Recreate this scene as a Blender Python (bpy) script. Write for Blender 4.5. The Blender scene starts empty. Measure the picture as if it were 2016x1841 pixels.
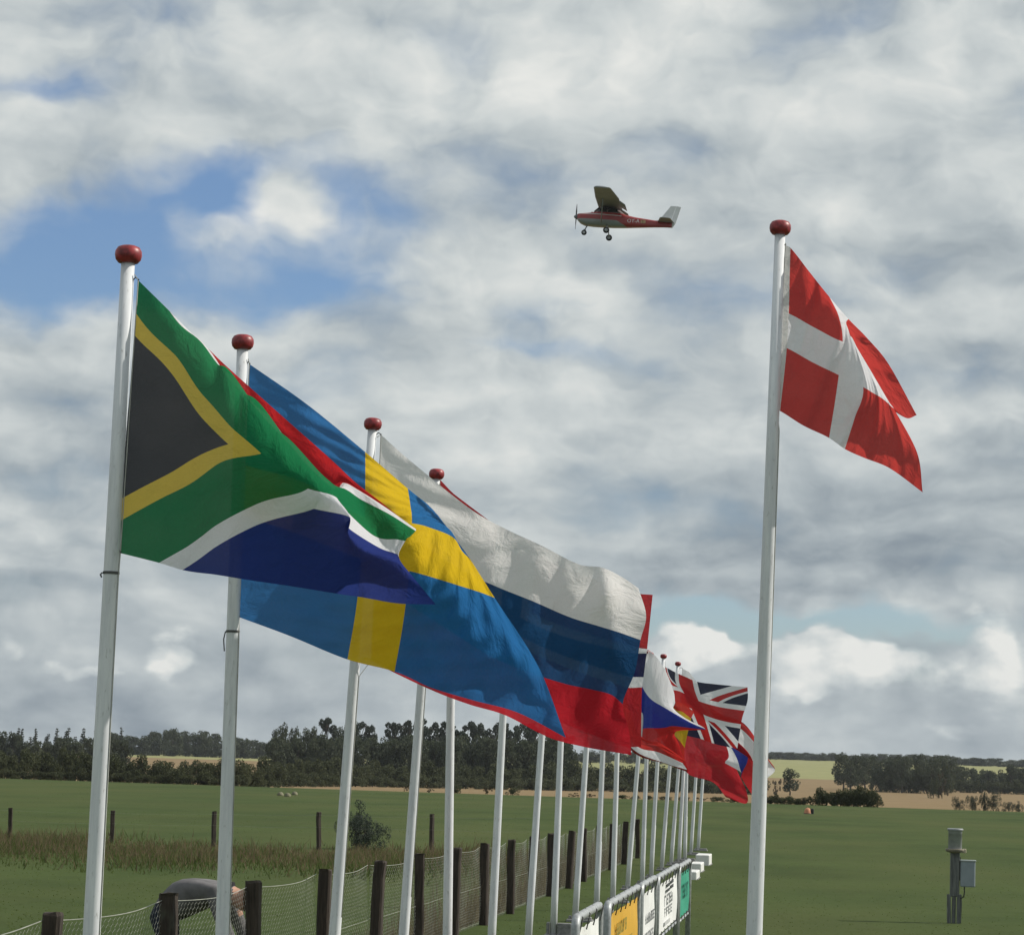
import bpy, math, random
import numpy as np
from mathutils import Vector, Matrix

random.seed(7)
rng = np.random.default_rng(7)
R = math.radians
S = bpy.context.scene
C = S.collection

# ------------------------------------------------------------------ camera
IMG_W, IMG_H, F_PX = 2016.0, 1841.0, 5500.0      # measuring grid of the photograph
EYE = Vector((0, 0, 1.88))
PITCH, ROLL, YAW = math.atan(580.0 / F_PX), R(1.8), R(6.74)
cam_rot = (Matrix.Rotation(YAW, 3, 'Z') @ Matrix.Rotation(math.pi / 2 + PITCH, 3, 'X')
           @ Matrix.Rotation(ROLL, 3, 'Z'))
cd = bpy.data.cameras.new('camera')
cam = bpy.data.objects.new('camera', cd)
C.objects.link(cam)
cam.matrix_world = Matrix.Translation(EYE) @ cam_rot.to_4x4()
cd.sensor_fit = 'HORIZONTAL'; cd.sensor_width = 36.0; cd.lens = 36.0 * F_PX / IMG_W
cd.clip_start = 0.1; cd.clip_end = 20000
S.camera = cam


def ray(x, y):
    return (cam_rot @ Vector((x - IMG_W / 2, IMG_H / 2 - y, -F_PX))).normalized()


def at(x, y, Y):                    # point on a sight line at distance Y along the row
    d = ray(x, y)
    return EYE + d * (Y / d.y)


def atX(x, y, X):
    d = ray(x, y)
    return EYE + d * (X / d.x)


def azel(x, y):
    d = ray(x, y)
    return math.atan2(d.x, d.y), math.asin(d.z)


# ------------------------------------------------------------------ light and exposure
SUN_AZ, SUN_EL = R(-6.74 + 80), R(40)          # clockwise from +Y, elevation
sun_dir = Vector((math.sin(SUN_AZ) * math.cos(SUN_EL), math.cos(SUN_AZ) * math.cos(SUN_EL), math.sin(SUN_EL)))
sl = bpy.data.lights.new('sun', 'SUN'); sl.energy = 4.2; sl.angle = R(0.6); sl.color = (1.0, 0.94, 0.84)
so = bpy.data.objects.new('sun', sl); C.objects.link(so)
so.rotation_euler = (-sun_dir).to_track_quat('-Z', 'Y').to_euler()
so.location = (30, 10, 60)
S.view_settings.view_transform = 'Standard'; S.view_settings.look = 'None'
S.view_settings.exposure = 0.0; S.view_settings.gamma = 1.0
S.view_settings.use_curve_mapping = False


# ------------------------------------------------------------------ node helpers
class E:                            # a number socket with arithmetic
    def __init__(s, t, v): s.t, s.v = t, v
    def _n(s, op, *a, clamp=False):
        n = s.t.nodes.new('ShaderNodeMath'); n.operation = op; n.use_clamp = clamp
        for i, q in enumerate(a):
            q = q.v if isinstance(q, E) else q
            if isinstance(q, (int, float)): n.inputs[i].default_value = q
            else: s.t.links.new(q, n.inputs[i])
        return E(s.t, n.outputs[0])
    def __add__(s, o): return s._n('ADD', s, o)
    __radd__ = __add__
    def __sub__(s, o): return s._n('SUBTRACT', s, o)
    def __rsub__(s, o): return s._n('SUBTRACT', o, s)
    def __mul__(s, o): return s._n('MULTIPLY', s, o)
    __rmul__ = __mul__
    def __truediv__(s, o): return s._n('DIVIDE', s, o)
    def __rtruediv__(s, o): return s._n('DIVIDE', o, s)
    def __lt__(s, o): return s._n('LESS_THAN', s, o)
    def __gt__(s, o): return s._n('GREATER_THAN', s, o)
    def abs(s): return s._n('ABSOLUTE', s)
    def min(s, o): return s._n('MINIMUM', s, o)
    def max(s, o): return s._n('MAXIMUM', s, o)
    def clamp(s): return s._n('ADD', s, 0.0, clamp=True)
    def pow(s, o): return s._n('POWER', s, o)
    def exp(s): return s._n('EXPONENT', s)
    def smooth(s, a, b):
        n = s.t.nodes.new('ShaderNodeMapRange'); n.interpolation_type = 'SMOOTHSTEP'
        s.t.links.new(s.v, n.inputs[0]); n.inputs[1].default_value = a; n.inputs[2].default_value = b
        n.inputs[3].default_value = 0; n.inputs[4].default_value = 1
        return E(s.t, n.outputs[0])


def mixc(t, fac, a, b):
    n = t.nodes.new('ShaderNodeMix'); n.data_type = 'RGBA'; n.clamp_factor = True
    for q, i in ((fac, 0), (a, 6), (b, 7)):
        q = q.v if isinstance(q, E) else q
        if isinstance(q, (int, float)): n.inputs[i].default_value = q
        elif isinstance(q, tuple): n.inputs[i].default_value = (*q[:3], 1)
        else: t.links.new(q, n.inputs[i])
    return n.outputs[2]


def noise(t, vec, scale, detail=4, rough=0.55, dist=0.0, lac=2.0):
    n = t.nodes.new('ShaderNodeTexNoise'); n.inputs['Scale'].default_value = scale
    n.inputs['Detail'].default_value = detail; n.inputs['Roughness'].default_value = rough
    n.inputs['Distortion'].default_value = dist; n.inputs['Lacunarity'].default_value = lac
    t.links.new(vec, n.inputs['Vector'])
    return E(t, n.outputs['Fac'])


def comb(t, x, y, z=0.0):
    n = t.nodes.new('ShaderNodeCombineXYZ')
    for i, q in enumerate((x, y, z)):
        q = q.v if isinstance(q, E) else q
        if isinstance(q, (int, float)): n.inputs[i].default_value = q
        else: t.links.new(q, n.inputs[i])
    return n.outputs[0]


def sep(t, vec):
    n = t.nodes.new('ShaderNodeSeparateXYZ'); t.links.new(vec, n.inputs[0])
    return [E(t, n.outputs[i]) for i in range(3)]


def lin(r, g, b):
    f = lambda c: (c / 255 / 12.92) if c / 255 <= 0.04045 else ((c / 255 + 0.055) / 1.055) ** 2.4
    return (f(r), f(g), f(b))


# ------------------------------------------------------------------ sky
W = bpy.data.worlds.new('World'); S.world = W; W.use_nodes = True
t = W.node_tree; t.nodes.clear()
wout = t.nodes.new('ShaderNodeOutputWorld'); bg = t.nodes.new('ShaderNodeBackground')
t.links.new(bg.outputs[0], wout.inputs[0]); bg.inputs[1].default_value = 0.10
sky = t.nodes.new('ShaderNodeTexSky'); sky.sky_type = 'NISHITA'; sky.sun_disc = False
sky.sun_elevation = SUN_EL; sky.sun_rotation = SUN_AZ; sky.air_density = 1.0; sky.dust_density = 0.6
sky.ozone_density = 2.2
tc = t.nodes.new('ShaderNodeTexCoord')
dx, dy, dz = sep(t, tc.outputs['Generated'])
az = dx._n('ARCTAN2', dx, dy)
el = dz._n('ARCSINE', dz)
ela = el.max(0.0) + 0.30
pu = az / ela; pv = 1.0 / ela
plane = comb(t, pu, pv * 1.15)
flat = comb(t, az, el * 1.25)
w1 = noise(t, flat, 13, 4, 0.55) - 0.5          # warp for ragged edges
w2 = noise(t, comb(t, az + 7.3, el * 1.3), 15, 4, 0.55) - 0.5
azw = az + w1 * 0.075
elw = el + w2 * 0.050


def blob(x, y, rx, ry, warp=True, soft=1.0):   # a soft patch of sky at a bearing and elevation
    a0, e0 = azel(x, y)
    A, B = (azw, elw) if warp else (az, el)
    p = (A - a0) * (F_PX / rx); q = (B - e0) * (F_PX / ry)
    return (0.0 - (p * p + q * q) * soft).exp()


n_big = noise(t, plane, 3.4, 2, 0.40, 0.2)
n_mid = noise(t, plane, 8.0, 4, 0.46, 0.2)
n_fine = noise(t, flat, 70.0, 3, 0.5)
puff_v = comb(t, azw * 0.9, elw * 1.35 + 1.7)
n_puff = noise(t, puff_v, 21.0, 6, 0.52, 0.1)
n_puff_s = noise(t, comb(t, azw * 0.9 + 0.010, elw * 1.35 + 1.712), 21.0, 6, 0.52, 0.1)
sh = comb(t, pu - 0.03, pv * 1.15 - 0.03)              # the same clouds a little nearer the sun
n_mid_s = noise(t, sh, 8.0, 4, 0.46, 0.2)
relief = n_mid - n_mid_s
# clear holes
hole = (blob(520, 400, 250, 110) * 1.15 + blob(250, 480, 280, 130) * 1.1 + blob(60, 560, 160, 70) * 0.8
        + blob(640, 560, 170, 60) * 0.50 + blob(1085, 600, 120, 45) * 0.35 + blob(1080, 690, 160, 28) * 0.35
        + blob(80, 190, 110, 40) * 0.60 + blob(1330, 1235, 230, 42) * 1.3 + blob(1600, 1222, 220, 34) * 1.25 + blob(1850, 1240, 120, 20) * 0.5
        + blob(130, 1250, 120, 50) * 0.2)
plug = (blob(555, 390, 80, 65) * 1.3 + blob(430, 480, 120, 45) * 0.6 + blob(530, 250, 120, 40) * 0.4
        + blob(330, 430, 70, 40) * 0.4 + blob(90, 350, 130, 50) * 0.55 + blob(700, 420, 60, 60) * 0.3)
cover = (n_big - 0.5) * 0.7 + (n_mid - 0.5) * 0.7 + (n_puff - 0.5) * 1.1 + 0.75 - hole * 0.90 + plug
cover = cover.smooth(-0.12, 0.74)
# brightness of the cloud sheet
bright = (0.60 + (n_big - 0.5) * 0.50 + (n_mid - 0.5) * 0.34 + (n_fine - 0.5) * 0.06 + relief * 0.4
          + (n_puff - 0.5) * 0.38 + (n_puff - n_puff_s) * 0.70)
bright = (bright + blob(900, 150, 700, 170) * 0.16 + blob(560, 385, 90, 70) * 0.25 + blob(700, 800, 500, 120) * 0.12
          + blob(1250, 560, 350, 120) * 0.12 + blob(100, 80, 250, 90) * 0.05 + blob(1900, 130, 200, 100) * 0.1
          - blob(1780, 1000, 330, 130) * 0.24 - blob(1450, 1110, 420, 70) * 0.24 - blob(1950, 480, 130, 90) * 0.16
          - blob(100, 1400, 320, 80) * 0.34 - blob(520, 1390, 300, 60) * 0.20 - blob(200, 1200, 260, 60) * 0.08 - blob(60, 880, 160, 130) * 0.10
          - blob(1000, 440, 180, 60) * 0.08)
# low heaped clouds near the horizon
n_cu = noise(t, comb(t, az * 0.9, el * 1.5 + 3.0), 30, 5, 0.52, 0.2)
n_cu_s = noise(t, comb(t, az * 0.9 + 0.008, el * 1.5 + 3.010), 30, 5, 0.52, 0.2)
low = el.smooth(0.062, 0.030)
cu_top = (blob(1555, 1290, 66, 70) + blob(1640, 1295, 75, 55) + blob(1740, 1320, 80, 50) * 0.8 + blob(1350, 1295, 130, 45) * 0.9
          + blob(330, 1265, 50, 55) * 0.62 + blob(150, 1305, 60, 26) * 0.6 + blob(20, 1255, 40, 40) * 0.4 + blob(1950, 1300, 90, 90) * 0.6 + blob(1840, 1440, 70, 22) * 0.6)
cu = (cu_top * 1.2 + (n_cu - 0.5) * 1.3).smooth(0.30, 0.66)
cover = cover.max(cu)
cub = 0.66 + (n_cu - n_cu_s) * 1.8 + cu_top * 0.22
lowgrey = 0.44 + (n_cu - 0.5) * 0.7 + (n_cu - n_cu_s) * 0.7
cover = cover.max(el.smooth(0.050, 0.028))
bright = bright * (1.0 - low * 0.6) + lowgrey * low * 0.6
bright = bright * (1.0 - cu) + (bright.max(cub)) * cu
ramp = t.nodes.new('ShaderNodeValToRGB'); cr = ramp.color_ramp
cr.elements[0].position = 0.0; cr.elements[0].color = (*lin(100, 115, 131), 1)
cr.elements[1].position = 1.0; cr.elements[1].color = (*lin(232, 233, 229), 1)
for p, c in ((0.30, (146, 157, 165)), (0.52, (176, 185, 189)), (0.74, (204, 210, 210))):
    e_ = cr.elements.new(p); e_.color = (*lin(*c), 1)
t.links.new(bright.clamp().v, ramp.inputs[0])
up = t.nodes.new('ShaderNodeVectorMath'); up.operation = 'SCALE'; up.inputs[3].default_value = 10.0
t.links.new(ramp.outputs[0], up.inputs[0])
sk = t.nodes.new('ShaderNodeVectorMath'); sk.operation = 'MULTIPLY'
t.links.new(sky.outputs[0], sk.inputs[0]); sk.inputs[1].default_value = (0.78, 0.88, 1.04)
t.links.new(mixc(t, cover, sk.outputs[0], up.outputs[0]), bg.inputs[0])


# ------------------------------------------------------------------ materials
def mat(name):
    m = bpy.data.materials.new(name); m.use_nodes = True
    n = m.node_tree.nodes
    return m, m.node_tree, n['Principled BSDF']


def plain(name, col, rough=0.6, metal=0.0, var=0.12, scale=8.0, spec=0.3):
    m, t, b = mat(name)
    tc = t.nodes.new('ShaderNodeTexCoord')
    f = noise(t, tc.outputs['Object'], scale, 5, 0.6)
    c = mixc(t, f.smooth(0.3, 0.7), tuple(x * (1 - var) for x in col), tuple(min(1, x * (1 + var)) for x in col))
    t.links.new(c, b.inputs['Base Color'])
    b.inputs['Roughness'].default_value = rough; b.inputs['Metallic'].default_value = metal
    b.inputs['Specular IOR Level'].default_value = spec
    return m


def pole_paint():
    m, t, b = mat('white_pole_paint')
    tc = t.nodes.new('ShaderNodeTexCoord')
    x, y, z = sep(t, tc.outputs['Object'])
    st = noise(t, comb(t, x * 30, y * 30, z * 2.5), 1.0, 5, 0.65)
    sp = noise(t, comb(t, x * 60, y * 60, z * 18), 1.0, 3, 0.6)
    c = mixc(t, st.smooth(0.25, 0.75), (0.60, 0.62, 0.66), (0.80, 0.82, 0.84))
    c = mixc(t, sp.smooth(0.58, 0.78) * 0.6, c, (0.26, 0.26, 0.24))
    bl = noise(t, comb(t, x * 10, y * 10, z * 0.9), 1.0, 4, 0.6)
    c = mixc(t, bl.smooth(0.5, 0.75) * 0.4, c, (0.44, 0.45, 0.46))
    t.links.new(c, b.inputs['Base Color']); b.inputs['Roughness'].default_value = 0.45
    b.inputs['Specular IOR Level'].default_value = 0.3
    return m


M = {}
M['pole'] = pole_paint()
M['knob'] = plain('red_knob_paint', (0.25, 0.024, 0.03), 0.42, var=0.45, scale=40, spec=0.5)
M['galv'] = plain('galvanised_steel', (0.36, 0.38, 0.39), 0.5, 0.35, 0.2, 30)
M['wire'] = plain('netting_wire', (0.32, 0.33, 0.29), 0.6, 0.2, 0.2, 5)
M['dark_metal'] = plain('dark_metal', (0.03, 0.032, 0.035), 0.5)
M['cord'] = plain('grey_cord', (0.10, 0.10, 0.10), 0.8)
M['rope'] = plain('halyard_rope', (0.45, 0.45, 0.42), 0.9)
M['rubber'] = plain('tyre_rubber', (0.018, 0.019, 0.021), 0.8)
M['white'] = plain('white_paint', (0.74, 0.75, 0.73), 0.5, var=0.06)
M['concrete'] = plain('grey_concrete', (0.22, 0.22, 0.22), 0.9, var=0.25, scale=25)


def wood(name, a, b_):
    m, t, b = mat(name)
    tc = t.nodes.new('ShaderNodeTexCoord')
    oi = t.nodes.new('ShaderNodeObjectInfo')
    x, y, z = sep(t, tc.outputs['Object'])
    rnd = E(t, oi.outputs['Random'])
    g = noise(t, comb(t, x * 45 + rnd * 40, y * 45, z * 4), 1.0, 6, 0.65)
    c = mixc(t, g.smooth(0.3, 0.72), a, b_)
    d = noise(t, comb(t, x * 6 + rnd * 17, y * 6, z * 3), 1.0, 3)
    c = mixc(t, d.smooth(0.62, 0.78) * 0.5, c, (0.09, 0.10, 0.075))
    t.links.new(c, b.inputs['Base Color']); b.inputs['Roughness'].default_value = 0.9
    bp = t.nodes.new('ShaderNodeBump'); bp.inputs['Strength'].default_value = 0.5; bp.inputs['Distance'].default_value = 0.01
    t.links.new(g.v, bp.inputs['Height']); t.links.new(bp.outputs[0], b.inputs['Normal'])
    return m


M['post'] = wood('weathered_post_wood', (0.020, 0.015, 0.012), (0.060, 0.045, 0.034))
M['grey_wood'] = wood('grey_weathered_wood', (0.07, 0.075, 0.075), (0.17, 0.18, 0.175))
M['bark'] = wood('tree_bark', (0.03, 0.026, 0.02), (0.075, 0.065, 0.05))


def foliage(name, a, b_, trans=0.25):
    m, t, b = mat(name)
    oi = t.nodes.new('ShaderNodeObjectInfo'); gi = t.nodes.new('ShaderNodeNewGeometry')
    rl = E(t, gi.outputs['Random Per Island']); ro = E(t, oi.outputs['Random'])
    f = (rl * 0.6 + ro * 0.4)
    c = mixc(t, f, a, b_)
    t.links.new(c, b.inputs['Base Color']); b.inputs['Roughness'].default_value = 0.75
    b.inputs['Specular IOR Level'].default_value = 0.15
    tr = t.nodes.new('ShaderNodeBsdfTranslucent'); t.links.new(c, tr.inputs[0])
    mx = t.nodes.new('ShaderNodeMixShader'); mx.inputs[0].default_value = trans
    t.links.new(b.outputs[0], mx.inputs[1]); t.links.new(tr.outputs[0], mx.inputs[2])
    t.links.new(mx.outputs[0], t.nodes['Material Output'].inputs[0])
    return m


M['leaf_dark'] = foliage('leaf_dark', (0.046, 0.058, 0.038), (0.085, 0.100, 0.060), 0.25)
M['leaf_mid'] = foliage('leaf_mid', (0.026, 0.036, 0.018), (0.060, 0.075, 0.034), 0.15)
M['leaf_pine'] = foliage('leaf_pine', (0.040, 0.054, 0.044), (0.072, 0.088, 0.068), 0.2)
M['leaf_shrub'] = foliage('leaf_shrub', (0.048, 0.058, 0.030), (0.090, 0.100, 0.050), 0.25)
M['leaf_brown'] = foliage('leaf_brown', (0.040, 0.036, 0.022), (0.075, 0.060, 0.034), 0.15)
M['grass_blade'] = foliage('grass_blade', (0.055, 0.085, 0.020), (0.100, 0.125, 0.042), 0.5)
M['turf_blade'] = foliage('turf_blade', (0.085, 0.125, 0.034), (0.135, 0.170, 0.060), 0.5)
M['dry_grass'] = foliage('dry_grass', (0.12, 0.095, 0.052), (0.20, 0.165, 0.095), 0.45)
M['seed_head'] = foliage('seed_head', (0.105, 0.078, 0.048), (0.165, 0.125, 0.080), 0.45)


def ground_mat(name, cols, s1, s2, rows=0.0):
    m, t, b = mat(name)
    tc = t.nodes.new('ShaderNodeTexCoord')
    p = tc.outputs['Object']
    x, y, z = sep(t, p)
    a = noise(t, p, s1, 5, 0.6)
    f = noise(t, p, s2, 6, 0.7)
    g = noise(t, comb(t, x * 0.16, y * 0.05), 1.0, 4)
    c = mixc(t, a.smooth(0.30, 0.70), cols[0], cols[1])
    c = mixc(t, f.smooth(0.35, 0.75) * 0.55, c, cols[2])
    c = mixc(t, g.smooth(0.35, 0.70) * 0.75, c, cols[3])
    m2_ = noise(t, comb(t, x * 0.7, y * 0.16), 1.0, 5, 0.65)
    c = mixc(t, m2_.smooth(0.42, 0.72) * 0.55, c, cols[1])
    if rows:
        w = noise(t, comb(t, x * 0.02 + y * rows, x * 0.004), 1.0, 2)
        c = mixc(t, w.smooth(0.45, 0.6) * 0.25, c, cols[2])
    t.links.new(c, b.inputs['Base Color']); b.inputs['Roughness'].default_value = 0.95
    b.inputs['Specular IOR Level'].default_value = 0.1
    bp = t.nodes.new('ShaderNodeBump'); bp.inputs['Strength'].default_value = 0.6; bp.inputs['Distance'].default_value = 0.05
    t.links.new(f.v, bp.inputs['Height']); t.links.new(bp.outputs[0], b.inputs['Normal'])
    return m


M['meadow'] = ground_mat('meadow_grass', ((0.036, 0.058, 0.015), (0.060, 0.086, 0.024), (0.034, 0.052, 0.013), (0.076, 0.088, 0.028)), 0.16, 2.2)
M['stubble'] = ground_mat('stubble_soil', ((0.215, 0.150, 0.080), (0.245, 0.175, 0.095), (0.185, 0.125, 0.066), (0.20, 0.15, 0.075)), 0.06, 0.8, 0.05)
M['pale'] = ground_mat('ripe_crop', ((0.250, 0.245, 0.110), (0.285, 0.275, 0.130), (0.215, 0.22, 0.095), (0.22, 0.23, 0.10)), 0.03, 0.5, 0.04)


# ------------------------------------------------------------------ mesh helpers
def spline(ts, vals, q):            # cubic Hermite through knots; vals (K, n)
    ts = np.asarray(ts, float); v = np.asarray(vals, float); q = np.asarray(q, float)
    K = len(ts); m = np.zeros_like(v)
    for i in range(K):
        a, b = max(i - 1, 0), min(i + 1, K - 1)
        m[i] = (v[b] - v[a]) / (ts[b] - ts[a])
    i = np.clip(np.searchsorted(ts, q, side='right') - 1, 0, K - 2)
    h = (ts[i + 1] - ts[i]); s = (q - ts[i]) / h
    s = s[:, None]; h = h[:, None]
    return ((2 * s**3 - 3 * s**2 + 1) * v[i] + (s**3 - 2 * s**2 + s) * h * m[i]
            + (-2 * s**3 + 3 * s**2) * v[i + 1] + (s**3 - s**2) * h * m[i + 1])


ROOT = {}


def thing(name, label, cat, loc=(0, 0, 0), group=None):
    o = bpy.data.objects.new(name, None); C.objects.link(o)
    o.location = loc; o.empty_display_size = 0.2
    o['label'] = label; o['category'] = cat
    if group: o['group'] = group
    ROOT[o.name] = Vector(loc)
    return o


def tag(o, label, cat, group=None):
    o['label'] = label; o['category'] = cat
    if group: o['group'] = group
    return o


class MB:
    def __init__(s): s.v, s.f, s.mi, s.cur = [], [], [], 0
    def add(s, vs, fs):
        o = len(s.v); s.v += [tuple(p) for p in vs]
        s.f += [tuple(i + o for i in f) for f in fs]; s.mi += [s.cur] * len(fs)
        return s
    def box(s, lo, hi, bev=0.0):
        (x0, y0, z0), (x1, y1, z1) = lo, hi
        if bev <= 0:
            return s.add([(x0, y0, z0), (x1, y0, z0), (x1, y1, z0), (x0, y1, z0), (x0, y0, z1), (x1, y0, z1), (x1, y1, z1), (x0, y1, z1)],
                         [(0, 3, 2, 1), (4, 5, 6, 7), (0, 1, 5, 4), (1, 2, 6, 5), (2, 3, 7, 6), (3, 0, 4, 7)])
        b = bev
        ring = lambda i, z: [(x0 + i + b, y0 + i, z), (x1 - i - b, y0 + i, z), (x1 - i, y0 + i + b, z), (x1 - i, y1 - i - b, z),
                             (x1 - i - b, y1 - i, z), (x0 + i + b, y1 - i, z), (x0 + i, y1 - i - b, z), (x0 + i, y0 + i + b, z)]
        return s.loft([ring(b * .7, z0), ring(0, z0 + b), ring(0, z1 - b), ring(b * .7, z1)])
    def loft(s, rings, cap=True):
        n = len(rings[0]); vs = [p for r in rings for p in r]; fs = []
        for k in range(len(rings) - 1):
            for i in range(n):
                j = (i + 1) % n
                fs.append((k * n + i, k * n + j, (k + 1) * n + j, (k + 1) * n + i))
        if cap:
            fs.append(tuple(range(n - 1, -1, -1))); fs.append(tuple((len(rings) - 1) * n + i for i in range(n)))
        return s.add(vs, fs)
    def tube(s, path, r, n=8, cap=True):
        P = [Vector(p) for p in path]; rs = r if isinstance(r, (list, tuple)) else [r] * len(P)
        rings = []; u = None
        for i, p in enumerate(P):
            d = (P[min(i + 1, len(P) - 1)] - P[max(i - 1, 0)]).normalized()
            if u is None: u = d.orthogonal().normalized()
            u = (u - d * u.dot(d)).normalized(); w = d.cross(u)
            rings.append([p + (u * math.cos(a) + w * math.sin(a)) * rs[i] for a in [2 * math.pi * k / n for k in range(n)]])
        return s.loft(rings, cap)
    def lathe(s, prof, n=24, o=(0, 0, 0), axis=None):
        A = (axis or Vector((0, 0, 1))).normalized(); u = A.orthogonal().normalized(); w = A.cross(u); o = Vector(o)
        return s.loft([[o + A * z + (u * math.cos(a) + w * math.sin(a)) * max(r, 1e-4) for a in [2 * math.pi * k / n for k in range(n)]] for r, z in prof])
    def build(s, name, mats, parent=None, smooth=False, off=None, loc=None):
        o = off if off is not None else (ROOT.get(parent.name, Vector((0, 0, 0))) if parent else Vector((0, 0, 0)))
        me = bpy.data.meshes.new(name)
        me.from_pydata([(p[0] - o[0], p[1] - o[1], p[2] - o[2]) for p in s.v], [], s.f)
        mats = mats if isinstance(mats, (list, tuple)) else [mats]
        for m in mats: me.materials.append(m)
        if len(mats) > 1: me.polygons.foreach_set('material_index', s.mi)
        if smooth: me.polygons.foreach_set('use_smooth', [True] * len(me.polygons))
        me.update()
        ob = bpy.data.objects.new(name, me); C.objects.link(ob)
        if parent:
            ob.parent = parent; ROOT[ob.name] = ROOT.get(parent.name, Vector((0, 0, 0)))
        if loc is not None: ob.location = loc
        return ob


def link_mesh(name, me, parent=None, loc=(0, 0, 0), rot=(0, 0, 0), scale=(1, 1, 1)):
    o = bpy.data.objects.new(name, me); C.objects.link(o); o.parent = parent
    o.location = loc; o.rotation_euler = rot; o.scale = scale
    return o


def np_mesh(name, verts, faces, m, smooth=False):
    me = bpy.data.meshes.new(name)
    nv, nf, k = len(verts), len(faces), faces.shape[1]
    me.vertices.add(nv); me.vertices.foreach_set('co', verts.astype(np.float32).ravel())
    me.loops.add(nf * k); me.loops.foreach_set('vertex_index', faces.astype(np.int32).ravel())
    me.polygons.add(nf); me.polygons.foreach_set('loop_start', np.arange(0, nf * k, k, dtype=np.int32))
    me.polygons.foreach_set('loop_total', np.full(nf, k, dtype=np.int32))
    me.materials.append(m); me.update(calc_edges=True); me.validate()
    return me


# ------------------------------------------------------------------ terrain
TY = [-80, 60, 110, 150, 180, 220, 300, 600, 900, 1500, 2200, 5000]
TZ = [0, 0, 0, -0.02, -0.22, -0.70, -1.62, -2.5, -0.1, 7.6, 13.0, 20.0]


TZL = [0, 0, 0, -0.02, -0.22, -0.70, -1.62, -2.5, -0.1, 1.2, 1.9, 1.9]


def terr(X, Y):                     # the rise beyond the fields lies to the right of the row only
    Y = np.asarray(Y, float); X = np.asarray(X, float)
    r = spline(TY, np.array(TZ)[:, None], Y)[:, 0]; l = spline(TY, np.array(TZL)[:, None], Y)[:, 0]
    k = np.clip((X / np.maximum(Y, 1) + 0.16) / 0.12, 0, 1); k = k * k * (3 - 2 * k)
    k = np.where(Y < 800, 1.0, k)
    return l + (r - l) * k


def gz(Y, X=0.0):
    return float(terr([X], [Y])[0])


def field(name, y0, y1, n, m, hw):
    ys = y0 + (y1 - y0) * np.linspace(0, 1, n) ** 1.3
    nx = 81; v = []
    for yy in ys:
        xs = np.linspace(-hw(yy), hw(yy), nx)
        v.append(np.stack([xs, np.full(nx, yy), terr(xs, np.full(nx, yy))], 1))
    v = np.concatenate(v)
    i = np.arange(n - 1)[:, None] * nx + np.arange(nx - 1)[None, :]
    f = np.stack([i, i + 1, i + nx + 1, i + nx], -1).reshape(-1, 4)
    o = bpy.data.objects.new(name, np_mesh(name, v, f, m)); C.objects.link(o)
    o['kind'] = 'structure'
    return o


field('meadow', -80, 205, 60, M['meadow'], lambda y: 300)
field('stubble_field', 205, 880, 40, M['stubble'], lambda y: 900)
field('crop_field', 880, 3000, 40, M['pale'], lambda y: 1200 + y * .6)


# ------------------------------------------------------------------ grass
def blades(pts, h, w, lean, nper=1):
    """three-cornered blades at pts (n,3); h, w arrays"""
    n = len(pts); a = rng.uniform(0, 2 * np.pi, n)
    side = np.stack([np.cos(a), np.sin(a), np.zeros(n)], 1) * (w * 0.5)[:, None]
    b = rng.uniform(0, 2 * np.pi, n); l = rng.uniform(0, 1, n) * lean * h
    tip = pts + np.stack([np.cos(b) * l, np.sin(b) * l, h], 1)
    v = np.stack([pts - side, pts + side, tip], 1).reshape(-1, 3)
    f = np.arange(3 * n).reshape(-1, 3)
    return v, f


def stuff(name, v, f, m, label, cat):
    o = bpy.data.objects.new(name, np_mesh(name, v, f, m)); C.objects.link(o)
    o['kind'] = 'stuff'; tag(o, label, cat)
    return o


n = 40000
Y = 26 + (170 - 26) * rng.uniform(0, 1, n) ** 2.0
hw = Y * 0.215 + 1.0
X = -0.118 * Y + hw * rng.uniform(-1, 1, n)
keep = np.abs(X + 4.0) > 0.10
patch = 0.6 + 0.4 * np.sin(X * 0.9 + np.sin(Y * 0.31) * 2) * np.sin(Y * 0.23 + X * 0.17)
hh = (0.010 + 0.016 * rng.uniform(0, 1, n)) * (0.6 + 0.6 * patch)
P_ = np.stack([X, Y, np.full(n, -0.004)], 1)[keep]
v, f = blades(P_, hh[keep], np.full(keep.sum(), 0.022), 4.0)
stuff('short_grass', v, f, M['turf_blade'], 'short mown green grass blades of the airfield meadow', 'grass')


def rough(n, yc, sd, h0, h1, w, col, name, label):
    Y = yc + rng.normal(0, sd, n); X = -4.4 - 20 * rng.uniform(0, 1, n)
    Y = Y + 0.8 * np.sin(X * 0.7) + 0.5 * np.sin(X * 1.9 + 1)
    k = (Y < 63) & (Y > 42)
    wv = 0.75 + 0.35 * np.sin(X * 1.1) * np.sin(X * 0.37 + 1) + 0.15 * np.sin(X * 3.3)
    hh = (h0 + h1 * rng.uniform(0, 1, n) ** 1.8) * wv
    v, f = blades(np.stack([X, Y, np.full(n, -0.01)], 1)[k], hh[k], np.full(k.sum(), w), 0.9)
    stuff(name, v, f, M[col], label, 'tall grass')


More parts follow.
